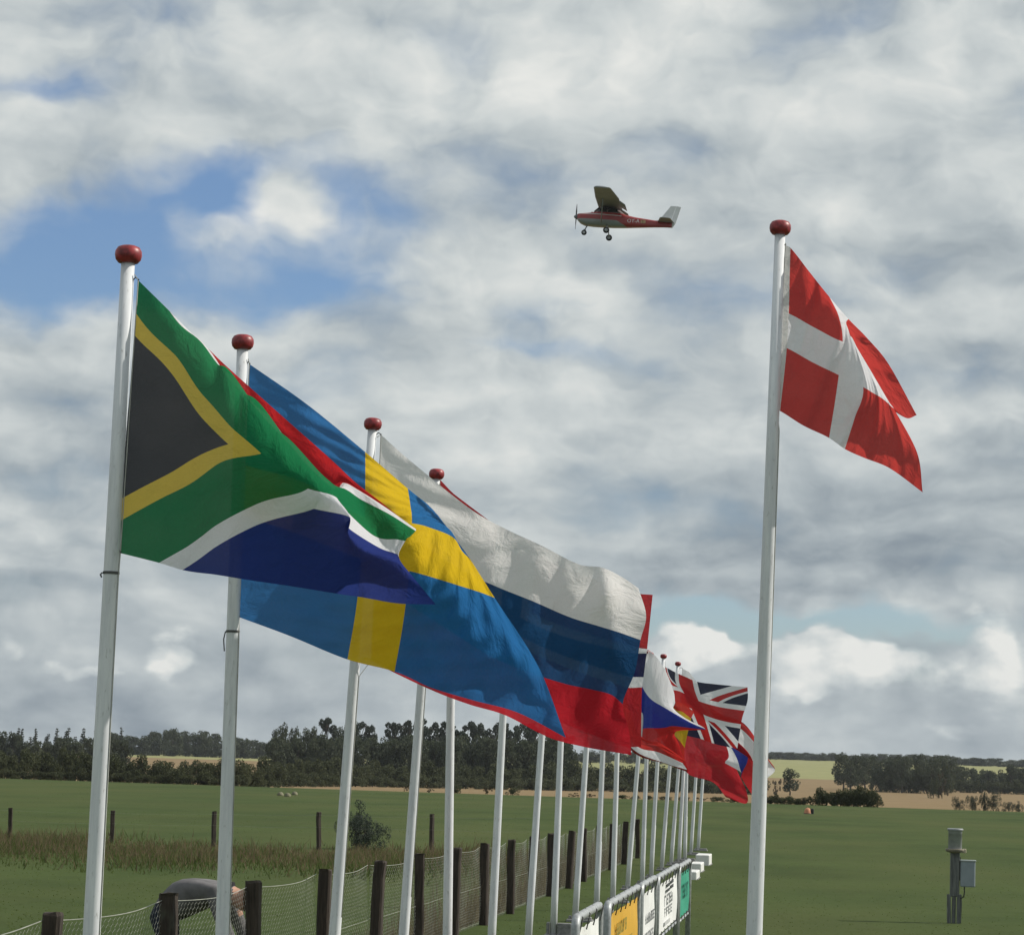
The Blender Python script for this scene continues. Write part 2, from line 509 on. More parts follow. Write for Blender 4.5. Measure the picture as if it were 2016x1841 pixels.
rough(7000, 51.0, 3.0, .08, .24, .022, 'seed_head', 'tall_brown_grass', 'rough reddish brown seed heads in the strip before the post row')
rough(9000, 51.5, 3.0, .10, .30, .020, 'dry_grass', 'tall_straw_grass', 'straw coloured stalks mixed into the brown grass strip')
rough(26000, 50.0, 3.6, .05, .20, .024, 'grass_blade', 'tall_green_grass', 'longer green grass at the foot of the brown strip')
n = 7000                            # dry stalks along the netting fence
Y = 13 + 43 * rng.uniform(0, 1, n); X = -4.12 - np.abs(rng.normal(0, 0.12, n))
v, f = blades(np.stack([X, Y, np.full(n, -0.01)], 1), (0.15 + 0.75 * rng.uniform(0, 1, n) ** 2.2) * np.clip((Y - 18) / 14, 0.25, 1), np.full(n, 0.010), 0.35)
stuff('dry_stalks', v, f, M['dry_grass'], 'dry straw stalks standing along the netting fence', 'dry grass')


# ------------------------------------------------------------------ flagpoles
def f2d(x, y): return x / 1.2326, y / 1.2326


def c7(x, y): return f2d(800 + x / 2.24, 1700 + y / 2.24)


HZ = lambda x: 1469 + 0.0314 * x
poles = [   # two points of the axis, top height (None: from first point), knob centre
    (f2d(311, 633), f2d(222, 2269), None), (f2d(588.6, 843), f2d(540, 2269), None), (f2d(904, 1039), f2d(812, 2269), None),
    (f2d(1059, 1159), f2d(979.5, 2269), None),
    (c7(658, 0), c7(640, 1275), 3.70), (c7(942, 80), c7(881, 1275), 3.72), (c7(1153, 190), c7(1080, 1275), 3.72),
    (c7(1255, 250), c7(1217, 1235), 3.70), (c7(1395, 270), c7(1337, 1130), 3.70), (c7(1485, 275), c7(1451, 1090), 3.68),
    (c7(1562, 290), c7(1540, 1045), 3.66), (c7(1680, 280), c7(1620, 1000), 3.60), (f2d(1578, 1592), c7(1699, 970), None),
    (f2d(1610, 1596), c7(1748, 930), None), (f2d(1645, 1614), c7(1805, 900), None), (c7(1894, 405), c7(1856, 880), 3.35),
    (c7(1922, 415), c7(1899, 860), 3.32), (c7(1940, 420), c7(1931, 855), 3.32), (c7(1990, 420), c7(1962, 850), 3.35),
    (f2d(1703, 1925), f2d(1694, 2061), 3.35)]
ROWX = -3.0
POLES = []
hidden_lab = 'slim white flagpole of the row with its top hidden behind the flags'
plabs = {0: 'white flagpole carrying the green, black and gold flag, knob shiny red',
         1: 'white flagpole carrying the blue flag with a yellow cross',
         2: 'white flagpole carrying the white, blue and red striped flag, leaning a little',
         3: 'white flagpole whose red knob shows above the white edge of the striped flag',
         12: 'far white flagpole carrying the red and yellow striped flag',
         13: 'far white flagpole at the corner of the flag of crossed red, white and navy',
         14: 'far white flagpole with a white flag edge trailing from its red knob'}


def make_pole(a, b, Y, ztop, label, r_top=0.0285, r_base=0.039, group=None, knob_r=0.057, tall_foot=False):
    A, B = at(*a, Y), at(*b, Y)
    d = (A - B) / (A.z - B.z)
    base = B + d * (0 - B.z); top = B + d * ((ztop if ztop else A.z) - B.z)
    o = thing('flagpole', label, 'flagpole', base, group)
    Zs = [0, .12, .3, .5, .75, 1.0]
    L = top - base
    m = MB().tube([base + L * q - d.normalized() * 0.02 * (q == 0) for q in Zs], [r_base + (r_top - r_base) * q for q in Zs], 24)
    m.build('pole', M['pole'], o, True)
    n_ = d.normalized()
    kn = MB().lathe([(r_top * .9, -.012), (knob_r * .72, -.010), (knob_r * .93, .004), (knob_r, .022), (knob_r * .97, .040), (knob_r * .80, .056), (knob_r * .5, .063), (.004, .065)], 28, top, n_)
    kn.build('knob', M['knob'], o, True)
    # hinged ground fitting
    mb = MB().box((base.x - .075, base.y - .05, -.02), (base.x - .045, base.y + .05, .16 if tall_foot else .07), .006)
    mb.box((base.x + .045, base.y - .05, -.02), (base.x + .20, base.y + .05, .155 if tall_foot else .06), .006)
    mb.box((base.x - .10, base.y - .10, -.03), (base.x + .22, base.y + .10, .03), .008)
    mb.build('ground_fitting', M['concrete'], o)
    return o, base, top, d


for i, (a, b, zt) in enumerate(poles):
    ymid = 1469 + 0.0314 * a[0]
    s = (ymid - a[1]) / (b[1] - a[1]); xm = a[0] + (b[0] - a[0]) * s
    Y = atX(xm, HZ(xm), ROWX).y
    lab = plabs.get(i, hidden_lab)
    o, base, top, d = make_pole(a, b, Y, zt, lab, group='flagpoles in the row' if i not in plabs else None, tall_foot=(i == 7))
    POLES.append((o, base, top, d, Y))
    print('pole', i, 'Y %.2f' % Y, 'top z %.2f' % top.z, 'base', [round(q, 2) for q in base])


def ring_on(P, z, name='cable_band', drop=0.0, side=-1):
    o, base, top, d, Y = P
    c = base + d * z; r = 0.039 + (0.0285 - 0.039) * z / top.z
    m = MB().lathe([(r + .0005, -.006), (r + .003, -.005), (r + .003, .005), (r + .0005, .006)], 24, c, d.normalized())
    if drop:
        m.tube([c + Vector((side * (r + .004), -.005, 0)), c + Vector((side * (r + .012), -.005, -drop * .4)), c + Vector((side * (r + .006), -.005, -drop))], .0035, 6)
    m.build(name, M['cord'], o)


zz = at(*f2d(266, 1390), POLES[0][4]).z; ring_on(POLES[0], zz, drop=.02)
zz = at(*f2d(560, 1532), POLES[1][4]).z; ring_on(POLES[1], zz, drop=.10)

DK_Y = 14.5
DK = make_pole(f2d(1893, 565), f2d(1830, 2269), DK_Y, None, 'tall white flagpole standing apart, carrying the red flag with a white cross', 0.0275, 0.046) + (DK_Y,)


# ------------------------------------------------------------------ flags
def cloth(name, pattern):
    m, t, b = mat(name)
    uv = t.nodes.new('ShaderNodeUVMap'); uv.uv_map = 'cloth'
    u, v, _ = sep(t, uv.outputs[0])
    c = pattern(t, u, v)
    weave = noise(t, comb(t, u * 160, v * 110), 1.0, 3, 0.6)
    cc = t.nodes.new('ShaderNodeHueSaturation'); t.links.new(c, cc.inputs['Color'])
    t.links.new((0.93 + weave * 0.14).v, cc.inputs['Value'])
    t.nodes.remove(b)
    df = t.nodes.new('ShaderNodeBsdfDiffuse'); tr = t.nodes.new('ShaderNodeBsdfTranslucent'); tp = t.nodes.new('ShaderNodeBsdfTransparent')
    for q in (df, tr): t.links.new(cc.outputs[0], q.inputs['Color'])
    cre = noise(t, comb(t, u * 15 + v * 7, v * 9 - u * 2), 1.0, 5, 0.6, 0.6)
    bp = t.nodes.new('ShaderNodeBump'); bp.inputs['Strength'].default_value = 0.9; bp.inputs['Distance'].default_value = 0.025
    t.links.new(cre.v, bp.inputs['Height'])
    for q in (df, tr): t.links.new(bp.outputs[0], q.inputs['Normal'])
    m1 = t.nodes.new('ShaderNodeMixShader'); m1.inputs[0].default_value = 0.45
    t.links.new(df.outputs[0], m1.inputs[1]); t.links.new(tr.outputs[0], m1.inputs[2])
    m2 = t.nodes.new('ShaderNodeMixShader'); m2.inputs[0].default_value = 0.022
    t.links.new(m1.outputs[0], m2.inputs[1]); t.links.new(tp.outputs[0], m2.inputs[2])
    t.links.new(m2.outputs[0], t.nodes['Material Output'].inputs[0])
    return m


def flag_mesh(us, vs, pts, Y, nu, nv, conv=lambda x, y: (x, y), wrinkle=(), seed=1):
    """pts[i][j] = (x, y, depth offset) at us[i], vs[j]"""
    g = np.array([[(*conv(p[0], p[1]), p[2]) for p in col] for col in pts], float)
    U = np.linspace(0, 1, nu); V = np.linspace(0, 1, nv)
    a = np.stack([spline(vs, g[i], V) for i in range(len(us))], 0)          # (K, nv, 3)
    a = spline(us, a.reshape(len(us), -1), U).reshape(nu, nv, 3)
    uu, vv = np.meshgrid(U, V, indexing='ij')
    r = np.random.default_rng(seed)
    dep = a[..., 2].copy()
    for (A, ku, kv, ph, fall) in wrinkle:
        warp = 0.5 * np.sin(3.1 * uu + 2.3 * vv + ph)
        dep += A * np.sin(2 * np.pi * (ku * uu + kv * vv) + ph + warp) * (np.clip(uu * 6, 0, 1)) * (np.exp(-uu * fall) if fall >= 0 else np.clip(uu, 0, 1) ** 1.2)
    for q in range(5):
        k1, k2 = r.uniform(2, 9, 2); p1, p2 = r.uniform(0, 6, 2)
        dep += 0.0035 * np.sin(k1 * uu * 2 + p1 + 3 * vv) * np.sin(k2 * vv * 2 + p2) * np.clip(uu * 6, 0, 1)
    co = np.zeros((nu, nv, 3))
    for i in range(nu):
        for j in range(nv):
            co[i, j] = at(a[i, j, 0], a[i, j, 1], Y + dep[i, j])
    return co, uu, vv


def make_flag(name, label, us, vs, pts, Y, m, P, nu=90, nv=60, conv=lambda x, y: (x, y), wrinkle=(), seed=1, group=None, ties=True):
    co, uu, vv = flag_mesh(us, vs, pts, Y, nu, nv, conv, wrinkle, seed)
    loc = Vector(co[0, -1])
    o = thing('flag', label, 'flag', loc, group)
    i = np.arange(nu - 1)[:, None] * nv + np.arange(nv - 1)[None, :]
    f = np.stack([i, i + nv, i + nv + 1, i + 1], -1).reshape(-1, 4)
    me = np_mesh('flag_cloth', co.reshape(-1, 3) - np.array(loc), f, m)
    uvl = me.uv_layers.new(name='cloth')
    idx = np.zeros(len(me.loops), np.int32); me.loops.foreach_get('vertex_index', idx)
    uvl.data.foreach_set('uv', np.stack([uu.ravel()[idx], vv.ravel()[idx]], 1).astype(np.float32).ravel())
    me.polygons.foreach_set('use_smooth', [True] * len(me.polygons))
    c = link_mesh('cloth', me, o)
    ob, base, top, d, _ = P
    if ties:
        for k in (0, nv - 1):
            p = Vector(co[0, k]); ax = base + d * p.z
            q = ax + (p - ax).normalized() * 0.025
            MB().tube([q, (q + p) / 2 + Vector((0, 0, .012)), p + Vector((.004, 0, 0))], 0.0032, 6).build('toggle', M['dark_metal'], o, True, off=loc)
        rp = MB(); p0, p1 = Vector(co[0, 0]), Vector(co[0, -1])
        on = lambda z: base + d * z + Vector((.033 + .004 * (top.z - z) / top.z, -.010, 0))
        rp.tube([on(top.z - .06), p0, p1, on(p1.z - .10), on(max(.9, p1.z - .5)), on(.9)], 0.0026, 6)
        rp.build('halyard', M['rope'], o, True, off=loc)
    return o


RED = (0.52, 0.030, 0.030); WHITE = (0.84, 0.84, 0.88)


def pat_sa(t, u, v):
    x = u * 90; y = v * 60
    yf = y.min(60.0 - y)
    s = (yf * 3 - x * 2) * (1 / 3.6056)
    out = (0.0 - s).min(30.0 - yf)
    c = mixc(t, v < 0.5, (0.028, 0.048, 0.23), (0.55, 0.028, 0.030))
    c = mixc(t, out < 10.0, c, WHITE)
    c = mixc(t, out < 6.0, c, (0.018, 0.20, 0.075))
    c = mixc(t, s > 6.0, c, (0.78, 0.56, 0.085))
    return mixc(t, s > 10.0, c, (0.060, 0.060, 0.068))


def pat_se(t, u, v):
    c = mixc(t, ((v - 0.5).abs() < 0.10).max((u - 0.375).abs() < 0.0625), (0.030, 0.165, 0.42), (0.78, 0.52, 0.022))
    return c


def pat_h(*bands):                 # horizontal bands: (upper limit, colour)
    def f(t, u, v):
        c = bands[-1][1]
        for lim, col in reversed(bands[:-1]): c = mixc(t, v < lim, c, col)
        if isinstance(c, tuple): c = mixc(t, 0.0, c, c)
        return c
    return f


def pat_cross(field_c, outer, inner, u0, u1, v0, v1, bu=0.0, bv=0.0):
    def f(t, u, v):
        um, ur, vm, vr = (u0 + u1) / 2, (u1 - u0) / 2, (v0 + v1) / 2, (v1 - v0) / 2
        c = mixc(t, ((u - um).abs() < ur).max((v - vm).abs() < vr), field_c, outer)
        if bu: c = mixc(t, ((u - um).abs() < ur - bu).max((v - vm).abs() < vr - bv), c, inner)
        return c
    return f


def pat_dk(t, u, v):
    c = mixc(t, ((u - 0.395).abs() < 0.055).max((v - 0.5).abs() < 0.10), (0.60, 0.050, 0.042), WHITE)
    return mixc(t, u < 0.03, c, (0.68, 0.67, 0.66))


def pat_wedge(apex):
    def f(t, u, v):
        c = mixc(t, v < 0.5, (0.56, 0.03, 0.03), WHITE)
        w = ((v - 0.5).abs() * 2 + u * (1 / apex)) < 1.0
        return mixc(t, w, c, (0.03, 0.05, 0.34))
    return f


def pat_uj(t, u, v):
    X = u * 50 - 25; Y = v * 30 - 15
    s1 = (X * 3 - Y * 5) / 5.831; s2 = (X * 3 + Y * 5) / 5.831
    c = mixc(t, s1.abs().min(s2.abs()) < 3.0, (0.024, 0.029, 0.058), WHITE)
    sg = (X > 0.0) * 2 - 1
    a = (s1 * sg + 1.0).abs() < 1.0
    b = (s2 * sg - 1.0).abs() < 1.0
    c = mixc(t, a.max(b), c, RED)
    c = mixc(t, X.abs().min(Y.abs()) < 5.0, c, WHITE)
    return mixc(t, X.abs().min(Y.abs()) < 3.0, c, RED)


k1 = lambda x, y: (162.3 + x * .3966, 446.2 + y * .3966)
c5 = lambda x, y: (1460.3 + x * .33051, 405.6 + y * .33051)
cE = lambda x, y: (1217 + x * .18944, 1257.5 + y * .18944)

# flag with the green Y
us = [0, .12, .2, .245, .3, .4, .52, .64, .70, .78, .90, 1.0]
vs = [0, .12, .25, .35, .42, .5, .6, .667, .76, 1.0]
pts = [
 [(272, 552, 0), (267, 616, 0), (262, 686, 0), (258, 740, 0), (255, 778, 0), (251, 820, 0), (247, 875, 0), (244, 910, 0), (241, 960, 0), (237, 1089, 0)],
 [(334, 613, .04), (341, 655, .01), (343, 702, -.03), (338, 755, -.04), (333, 796, -.03), (330, 840, -.03), (326, 892, -.02), (323, 931, -.02), (320, 980, -.02), (313, 1108, 0)],
 [(378, 657, .08), (383, 668, .03), (392, 733, -.04), (390, 783, -.07), (386, 820, -.07), (383, 855, -.07), (378, 905, -.06), (374, 946, -.05), (369, 996, -.03), (359, 1122, 0)],
 [(405, 682, .10), (408, 688, .05), (418, 738, -.04), (420, 792, -.08), (418, 832, -.09), (413, 865, -.09), (408, 910, -.09), (403, 950, -.08), (397, 998, -.05), (387, 1127, .01)],
 [(438, 714, .14), (449, 744, .13), (446, 726, .0), (457, 798, -.09), (455, 841, -.11), (450, 875, -.12), (444, 915, -.12), (438, 953, -.10), (431, 1000, -.06), (422, 1131, .03)],
 [(500, 770, .20), (510, 808, .21), (512, 812, .13), (502, 786, .0), (520, 846, -.11), (528, 897, -.16), (520, 932, -.17), (511, 963, -.15), (502, 1015, -.08), (490, 1142, .05)],
 [(573, 835, .24), (588, 885, .26), (592, 898, .20), (584, 892, .10), (566, 862, .0), (584, 915, -.16), (606, 962, -.22), (608, 999, -.20), (590, 1045, -.10), (566, 1153, .06)],
 [(642, 896, .27), (648, 938, .31), (654, 955, .28), (658, 962, .16), (645, 945, .0), (648, 948, -.10), (660, 978, -.20), (688, 1018, -.22), (668, 1062, -.14), (634, 1164, .03)],
 [(666, 918, .29), (670, 930, .31), (673, 942, .31), (677, 953, .29), (682, 968, .20), (682, 985, .08), (676, 1000, -.08), (682, 1036, -.18), (690, 1074, -.17), (672, 1170, .0)],
 [(700, 950, .32), (702, 956, .33), (704, 962, .33), (706, 967, .29), (714, 992, .22), (722, 1022, .15), (735, 1054, .08), (742, 1076, .0), (718, 1087, -.16), (714, 1176, -.02)],
 [(752, 990, .30), (755, 994, .30), (758, 998, .28), (762, 1002, .22), (769, 1018, .16), (778, 1040, .10), (782, 1062, .05), (779, 1090, -.02), (779, 1109, -.12), (786, 1188, -.06)],
 [(806, 1034, .26), (809, 1037, .25), (813, 1039, .22), (819, 1042, .17), (817, 1047, .12), (808, 1056, .07), (798, 1065, .03), (785, 1096, -.02), (812, 1134, -.06), (858, 1190, -.08)]]
make_flag('flag', 'green, black, gold and blue flag with a white edged Y shape',
          us, vs, pts, POLES[0][4], cloth('cloth_green_y', pat_sa), POLES[0], 130, 100,
          wrinkle=((.014, 2.5, 1.5, .4, 1.5), (.008, 5, -2.2, 2.0, 1.2), (.005, 9, 3, 1.0, .8)), seed=3)

# blue flag with a yellow cross
us = [0, .15, .3125, .4375, .58, .72, .86, 1.0]
vs = [0, .2, .4, .6, .8, 1.0]
pts = [
 [(491, 717, 0), (487, 817, 0), (484, 917, 0), (480, 1016, 0), (476, 1115, 0), (471, 1215, 0)],
 [(604, 796, .03), (598, 872, -.05), (594, 948, -.08), (588, 1052, -.05), (580, 1150, -.02), (571, 1252, 0)],
 [(719, 890, .06), (719, 945, -.06), (718, 1018, -.10), (712, 1100, -.10), (700, 1205, -.06), (684, 1298, 0)],
 [(803, 962, .18), (808, 995, .06), (811, 1030, -.06), (806, 1124, -.14), (794, 1225, -.10), (777, 1322, -.02)],
 [(836, 988, .30), (846, 1012, .22), (850, 1040, .08), (862, 1140, -.10), (862, 1245, -.10), (850, 1354, -.02)],
 [(852, 1003, .34), (872, 1030, .27), (892, 1058, .15), (910, 1155, -.04), (930, 1268, -.08), (930, 1378, .03)],
 [(858, 1010, .36), (885, 1045, .30), (910, 1085, .20), (945, 1166, .04), (1002, 1290, -.02), (1020, 1403, .08)],
 [(862, 1014, .38), (893, 1056, .33), (925, 1100, .25), (974, 1177, .14), (1060, 1312, .08), (1114, 1452, .10)]]
make_flag('flag', 'blue flag with a yellow cross, rippling below the green and black flag',
          us, vs, pts, POLES[1][4], cloth('cloth_yellow_cross', pat_se), POLES[1], 120, 80,
          wrinkle=((.016, 2.0, 2.5, 1.0, .8), (.012, 5.5, -1.5, .3, .6), (.008, 11, 6, 2.0, .3), (.007, 5, 13, .5, .3)), seed=5)

# white, blue and red stripes
us = [0, .10, .3, .45, .6, .75, .86, .94, 1.0]
vs = [0, .17, .333, .5, .667, .83, 1.0]
pts = [
 [(750, 856, 0), (747, 930, 0), (744, 1005, 0), (741, 1080, 0), (738, 1153, 0), (735, 1225, 0), (731, 1300, 0)],
 [(805, 905, .02), (800, 972, -.03), (796, 1045, -.03), (792, 1115, -.03), (788, 1180, -.02), (780, 1250, -.01), (772, 1322, 0)],
 [(926, 1002, .06), (914, 1062, -.03), (908, 1122, -.06), (900, 1182, -.06), (892, 1246, -.05), (876, 1302, -.02), (858, 1362, .02)],
 [(995, 1041, .10), (985, 1095, 0), (978, 1155, -.06), (972, 1220, -.08), (962, 1290, -.07), (945, 1340, -.03), (925, 1387, .04)],
 [(1066, 1074, .08), (1058, 1125, 0), (1050, 1184, -.06), (1045, 1250, -.09), (1038, 1322, -.08), (1018, 1370, -.04), (995, 1408, .05)],
 [(1140, 1111, .02), (1132, 1166, -.06), (1122, 1215, -.10), (1118, 1280, -.10), (1112, 1346, -.06), (1098, 1402, 0), (1082, 1452, .08)],
 [(1188, 1118, -.05), (1196, 1172, -.13), (1180, 1233, -.14), (1174, 1292, -.10), (1168, 1358, -.03), (1158, 1420, .05), (1150, 1470, .10)],
 [(1228, 1138, .04), (1234, 1188, -.05), (1222, 1246, -.08), (1216, 1302, -.04), (1204, 1368, .04), (1202, 1428, .08), (1200, 1479, .10)],
 [(1257, 1158, .12), (1272, 1212, .05), (1261, 1260, .02), (1250, 1322, .05), (1226, 1386, .10), (1238, 1436, .10), (1243, 1486, .10)]]
make_flag('flag', 'white, blue and red striped flag, the largest stretch of white cloth in the row',
          us, vs, pts, POLES[2][4], cloth('cloth_white_blue_red', pat_h((.333, (0.86, 0.85, 0.85)), (.667, (0.018, 0.075, 0.19)), (1, (0.50, 0.022, 0.035)))), POLES[2], 130, 80,
          wrinkle=((.030, 3.0, 4.4, 1.0, 3.5), (.020, 6.0, 9.0, .3, 4.5), (.022, 4.5, -1.5, 2.0, -1), (.018, 7.5, 2.2, .5, -1)), seed=8)

# red flag with a navy cross, mostly hidden
us = [0, .08, .5, .9, 1.0]; vs = [0, .375, .4375, .5625, .625, 1.0]
pts = [
 [(866, 944, 0), (860, 1080, 0), (859, 1103, 0), (857, 1150, 0), (855, 1172, 0), (848, 1310, 0)],
 [(898, 976, 0), (890, 1105, 0), (888, 1128, 0), (886, 1172, 0), (884, 1195, 0), (876, 1330, 0)],
 [(1075, 1100, .05), (1065, 1215, 0), (1063, 1235, 0), (1060, 1270, 0), (1058, 1290, 0), (1050, 1400, .02)],
 [(1245, 1166, .05), (1238, 1272, 0), (1236, 1284, 0), (1230, 1330, 0), (1228, 1352, 0), (1225, 1468, .05)],
 [(1285, 1171, .12), (1274, 1278, .04), (1273, 1286, .03), (1267, 1333, 0), (1264, 1353, 0), (1262, 1470, .1)]]
make_flag('flag', 'red flag with white edged navy cross, its end showing beside the striped flag',
          us, vs, pts, POLES[3][4], cloth('cloth_navy_cross', pat_cross((0.50, 0.030, 0.035), WHITE, (0.025, 0.028, 0.10), .273, .455, .375, .625, .0455, .0625)), POLES[3], 60, 50,
          wrinkle=((.012, 3.0, 1.5, 1.0, .5),), seed=2)

# red flag with a white band on the tenth pole
us = [0, .45, .8, 1.0]; vs = [0, .5, .80, .95, 1.0]
pts = [
 [(1196, 1240, 0), (1190, 1320, 0), (1187, 1368, 0), (1185, 1392, 0), (1184, 1400, 0)],
 [(1254, 1436, -.05), (1252, 1452, -.04), (1249, 1464, 0), (1247, 1474, 0), (1247, 1481, 0)],
 [(1306, 1466, 0), (1304, 1474, -.04), (1300, 1482, -.03), (1311, 1502, 0), (1312, 1504, 0)],
 [(1346, 1494, .1), (1348, 1498, .05), (1344, 1502, .02), (1352, 1514, .02), (1354, 1520, .02)]]
make_flag('flag', 'dark red flag with one white band, its tail below the white and blue wedge flag',
          us, vs, pts, POLES[9][4], cloth('cloth_white_band', pat_h((.80, (0.52, 0.035, 0.03)), (.96, WHITE), (1, (0.16, 0.02, 0.015)))), POLES[9], 60, 50, seed=4)

# white over red with a blue wedge
us = [0, .3, .6, .85, 1.0]; vs = [0, .15, .5, .68, .85, 1.0]
pts = [
 [(60, 60, 0), (50, 380, 0), (45, 560, 0), (40, 720, 0), (35, 900, 0), (30, 1000, 0)],
 [(320, 128, -.05), (270, 540, -.05), (270, 740, -.05), (270, 840, -.02), (262, 930, .0), (250, 1060, .0)],
 [(470, 290, .08), (430, 600, -.06), (520, 800, -.06), (500, 905, -.03), (450, 1010, .02), (430, 1130, .02)],
 [(575, 540, .17), (560, 700, .04), (745, 895, 0), (560, 940, .04), (560, 1060, .06), (600, 1280, .08)],
 [(592, 660, .22), (574, 770, .14), (905, 940, .05), (600, 965, .10), (648, 1130, .10), (738, 1385, .12)]]
make_flag('flag', 'white and red flag with a long blue wedge, bulging between the striped flags',
          us, vs, pts, POLES[11][4], cloth('cloth_blue_wedge', pat_wedge(1.02)), POLES[11], 70, 60, conv=cE, seed=6,
          wrinkle=((.02, 2.0, 1.0, 1.0, -1),))

# red, yellow, red
us = [0, .3, .6, .85, 1.0]; vs = [0, .25, .75, 1.0]
pts = [
 [(370, 200, 0), (365, 350, 0), (355, 720, 0), (350, 900, 0)],
 [(500, 420, 0), (470, 560, 0), (455, 850, 0), (430, 1010, 0)],
 [(600, 640, .02), (590, 730, 0), (560, 980, 0), (520, 1150, 0)],
 [(690, 680, .1), (670, 760, .05), (640, 1060, .03), (620, 1240, .03)],
 [(790, 760, .2), (760, 830, .1), (692, 1132, .08), (690, 1290, .08)]]
make_flag('flag', 'red flag with a broad yellow band, peeping out under the blue wedge',
          us, vs, pts, POLES[12][4], cloth('cloth_yellow_band', pat_h((.25, (0.52, 0.04, 0.03)), (.75, (0.66, 0.42, 0.03)), (1, (0.52, 0.04, 0.03)))), POLES[12], 60, 50, conv=cE, seed=7)

# crossed red, white and navy
us = [0, .25, .4, .5, .6, .75, 1.0]; vs = [0, .25, .5, .75, 1.0]
pts = [
 [(490, 295, 0), (470, 430, 0), (450, 570, 0), (430, 710, 0), (410, 860, 0)],
 [(535, 315, -.03), (530, 440, -.05), (540, 590, -.05), (600, 760, -.03), (640, 985, 0)],
 [(590, 345, -.05), (600, 455, -.07), (680, 620, -.07), (780, 850, -.04), (860, 1040, 0)],
 [(700, 395, -.05), (720, 520, -.06), (800, 680, -.06), (870, 870, -.03), (930, 1065, .03)],
 [(820, 445, 0), (850, 560, -.03), (905, 735, -.03), (950, 905, -.02), (1000, 1090, .05)],
 [(1000, 470, .08), (1030, 600, .06), (1080, 785, .04), (1080, 950, .02), (1085, 1112, .06)],
 [(1345, 503, .15), (1345, 640, .12), (1290, 820, .08), (1262, 985, .06), (1238, 1140, .1)]]
make_flag('flag', 'navy flag with crossed red and white bars, corner to corner, blown flat',
          us, vs, pts, POLES[13][4], cloth('cloth_crossed_bars', pat_uj), POLES[13], 80, 60, conv=cE, seed=9,
          wrinkle=((.02, 2.0, .6, 1.0, -1),))

# white topped flag just behind
us = [0, .3, .65, 1.0]; vs = [0, .33, .67, 1.0]
pts = [
 [(668, 305, 0), (660, 460, 0), (655, 610, 0), (645, 760, 0)],
 [(800, 432, 0), (800, 600, 0), (790, 740, 0), (780, 900, 0)],
 [(1130, 1130, .05), (1170, 1140, .02), (1330, 1160, .02), (1400, 1280, .02)],
 [(1110, 1290, .05), (1275, 1385, 0), (1280, 1440, .05), (1390, 1620, .1)]]
make_flag('flag', 'white, blue and red flag hanging folded under the crossed bar flag',
          us, vs, pts, POLES[14][4], cloth('cloth_folded_stripes', pat_h((.36, WHITE), (.64, (0.035, 0.05, 0.30)), (1, (0.50, 0.03, 0.035)))), POLES[14], 70, 60, conv=cE, seed=10,
          wrinkle=((.03, 2.4, .6, 1.0, -1),))

# plain red flag drooping low
us = [0, .3, .65, 1.0]; vs = [0, .35, .7, 1.0]
pts = [
 [(690, 560, 0), (680, 760, 0), (672, 960, 0), (665, 1130, 0)],
 [(800, 820, 0), (770, 1000, -.05), (735, 1180, -.05), (715, 1390, 0)],
 [(1130, 1120, .03), (1060, 1280, -.08), (1020, 1400, -.08), (985, 1490, 0)],
 [(1240, 1380, .1), (1335, 1590, .05), (1325, 1710, .05), (1120, 1645, .1)]]
make_flag('flag', 'plain red flag drooping lowest of all behind the crossed bar flag',
          us, vs, pts, POLES[15][4], cloth('cloth_plain_red', pat_h((.5, (0.50, 0.03, 0.04)), (1, (0.44, 0.03, 0.04)))), POLES[15], 70, 60, conv=cE, seed=11,
          wrinkle=((.04, 2.6, .8, .2, -1), (.02, 5, 1.5, 1.2, -1)))

# red and white flag, tail beyond the lone pole
us = [0, .4, .7, 1.0]; vs = [0, .45, 1.0]
pts = [
 [(735, 520, 0), (730, 700, 0), (722, 960, 0)],
 [(1060, 780, 0), (1040, 900, -.05), (1000, 1100, 0)],
 [(1320, 890, 0), (1290, 955, -.05), (1245, 1130, .02)],
 [(1560, 1250, .1), (1630, 1360, 0), (1545, 1450, .05)]]
make_flag('flag', 'red over white flag whose white tail shows past the lone tall pole',
          us, vs, pts, POLES[17][4], cloth('cloth_red_over_white', pat_h((.42, (0.50, 0.03, 0.03)), (1, WHITE))), POLES[17], 60, 50, conv=cE, seed=12,
          wrinkle=((.03, 2.6, .8, .2, -1),))

# red flag with a white cross on the lone pole
us = [0, .03, .18, .34, .45, .6, .78, 1.0]; vs = [0, .2, .4, .6, .8, 1.0]
pts = [
 [(258, 235, 0), (249, 440, 0), (238, 642, 0), (230, 843, 0), (222, 1030, 0), (213, 1228, 0)],
 [(290, 250, 0), (285, 445, 0), (280, 642, 0), (268, 847, 0), (250, 1030, 0), (228, 1222, 0)],
 [(402, 392, .03), (425, 560, -.03), (434, 726, -.05), (418, 930, -.05), (396, 1115, -.03), (366, 1308, 0)],
 [(524, 545, .06), (578, 660, -.05), (602, 808, -.09), (578, 1008, -.09), (552, 1190, -.05), (520, 1382, 0)],
 [(636, 674, .13), (622, 700, .06), (646, 775, -.04), (724, 1080, -.09), (672, 1265, -.06), (614, 1448, 0)],
 [(742, 782, .17), (705, 800, .12), (690, 850, .02), (778, 1112, -.07), (762, 1310, -.07), (728, 1500, 0)],
 [(872, 938, .20), (825, 960, .16), (782, 1005, .06), (838, 1148, -.02), (878, 1370, -.05), (880, 1562, .02)],
 [(1042, 1246, .22), (985, 1265, .18), (908, 1222, .12), (906, 1208, .06), (1045, 1470, .02), (1078, 1706, .04)]]
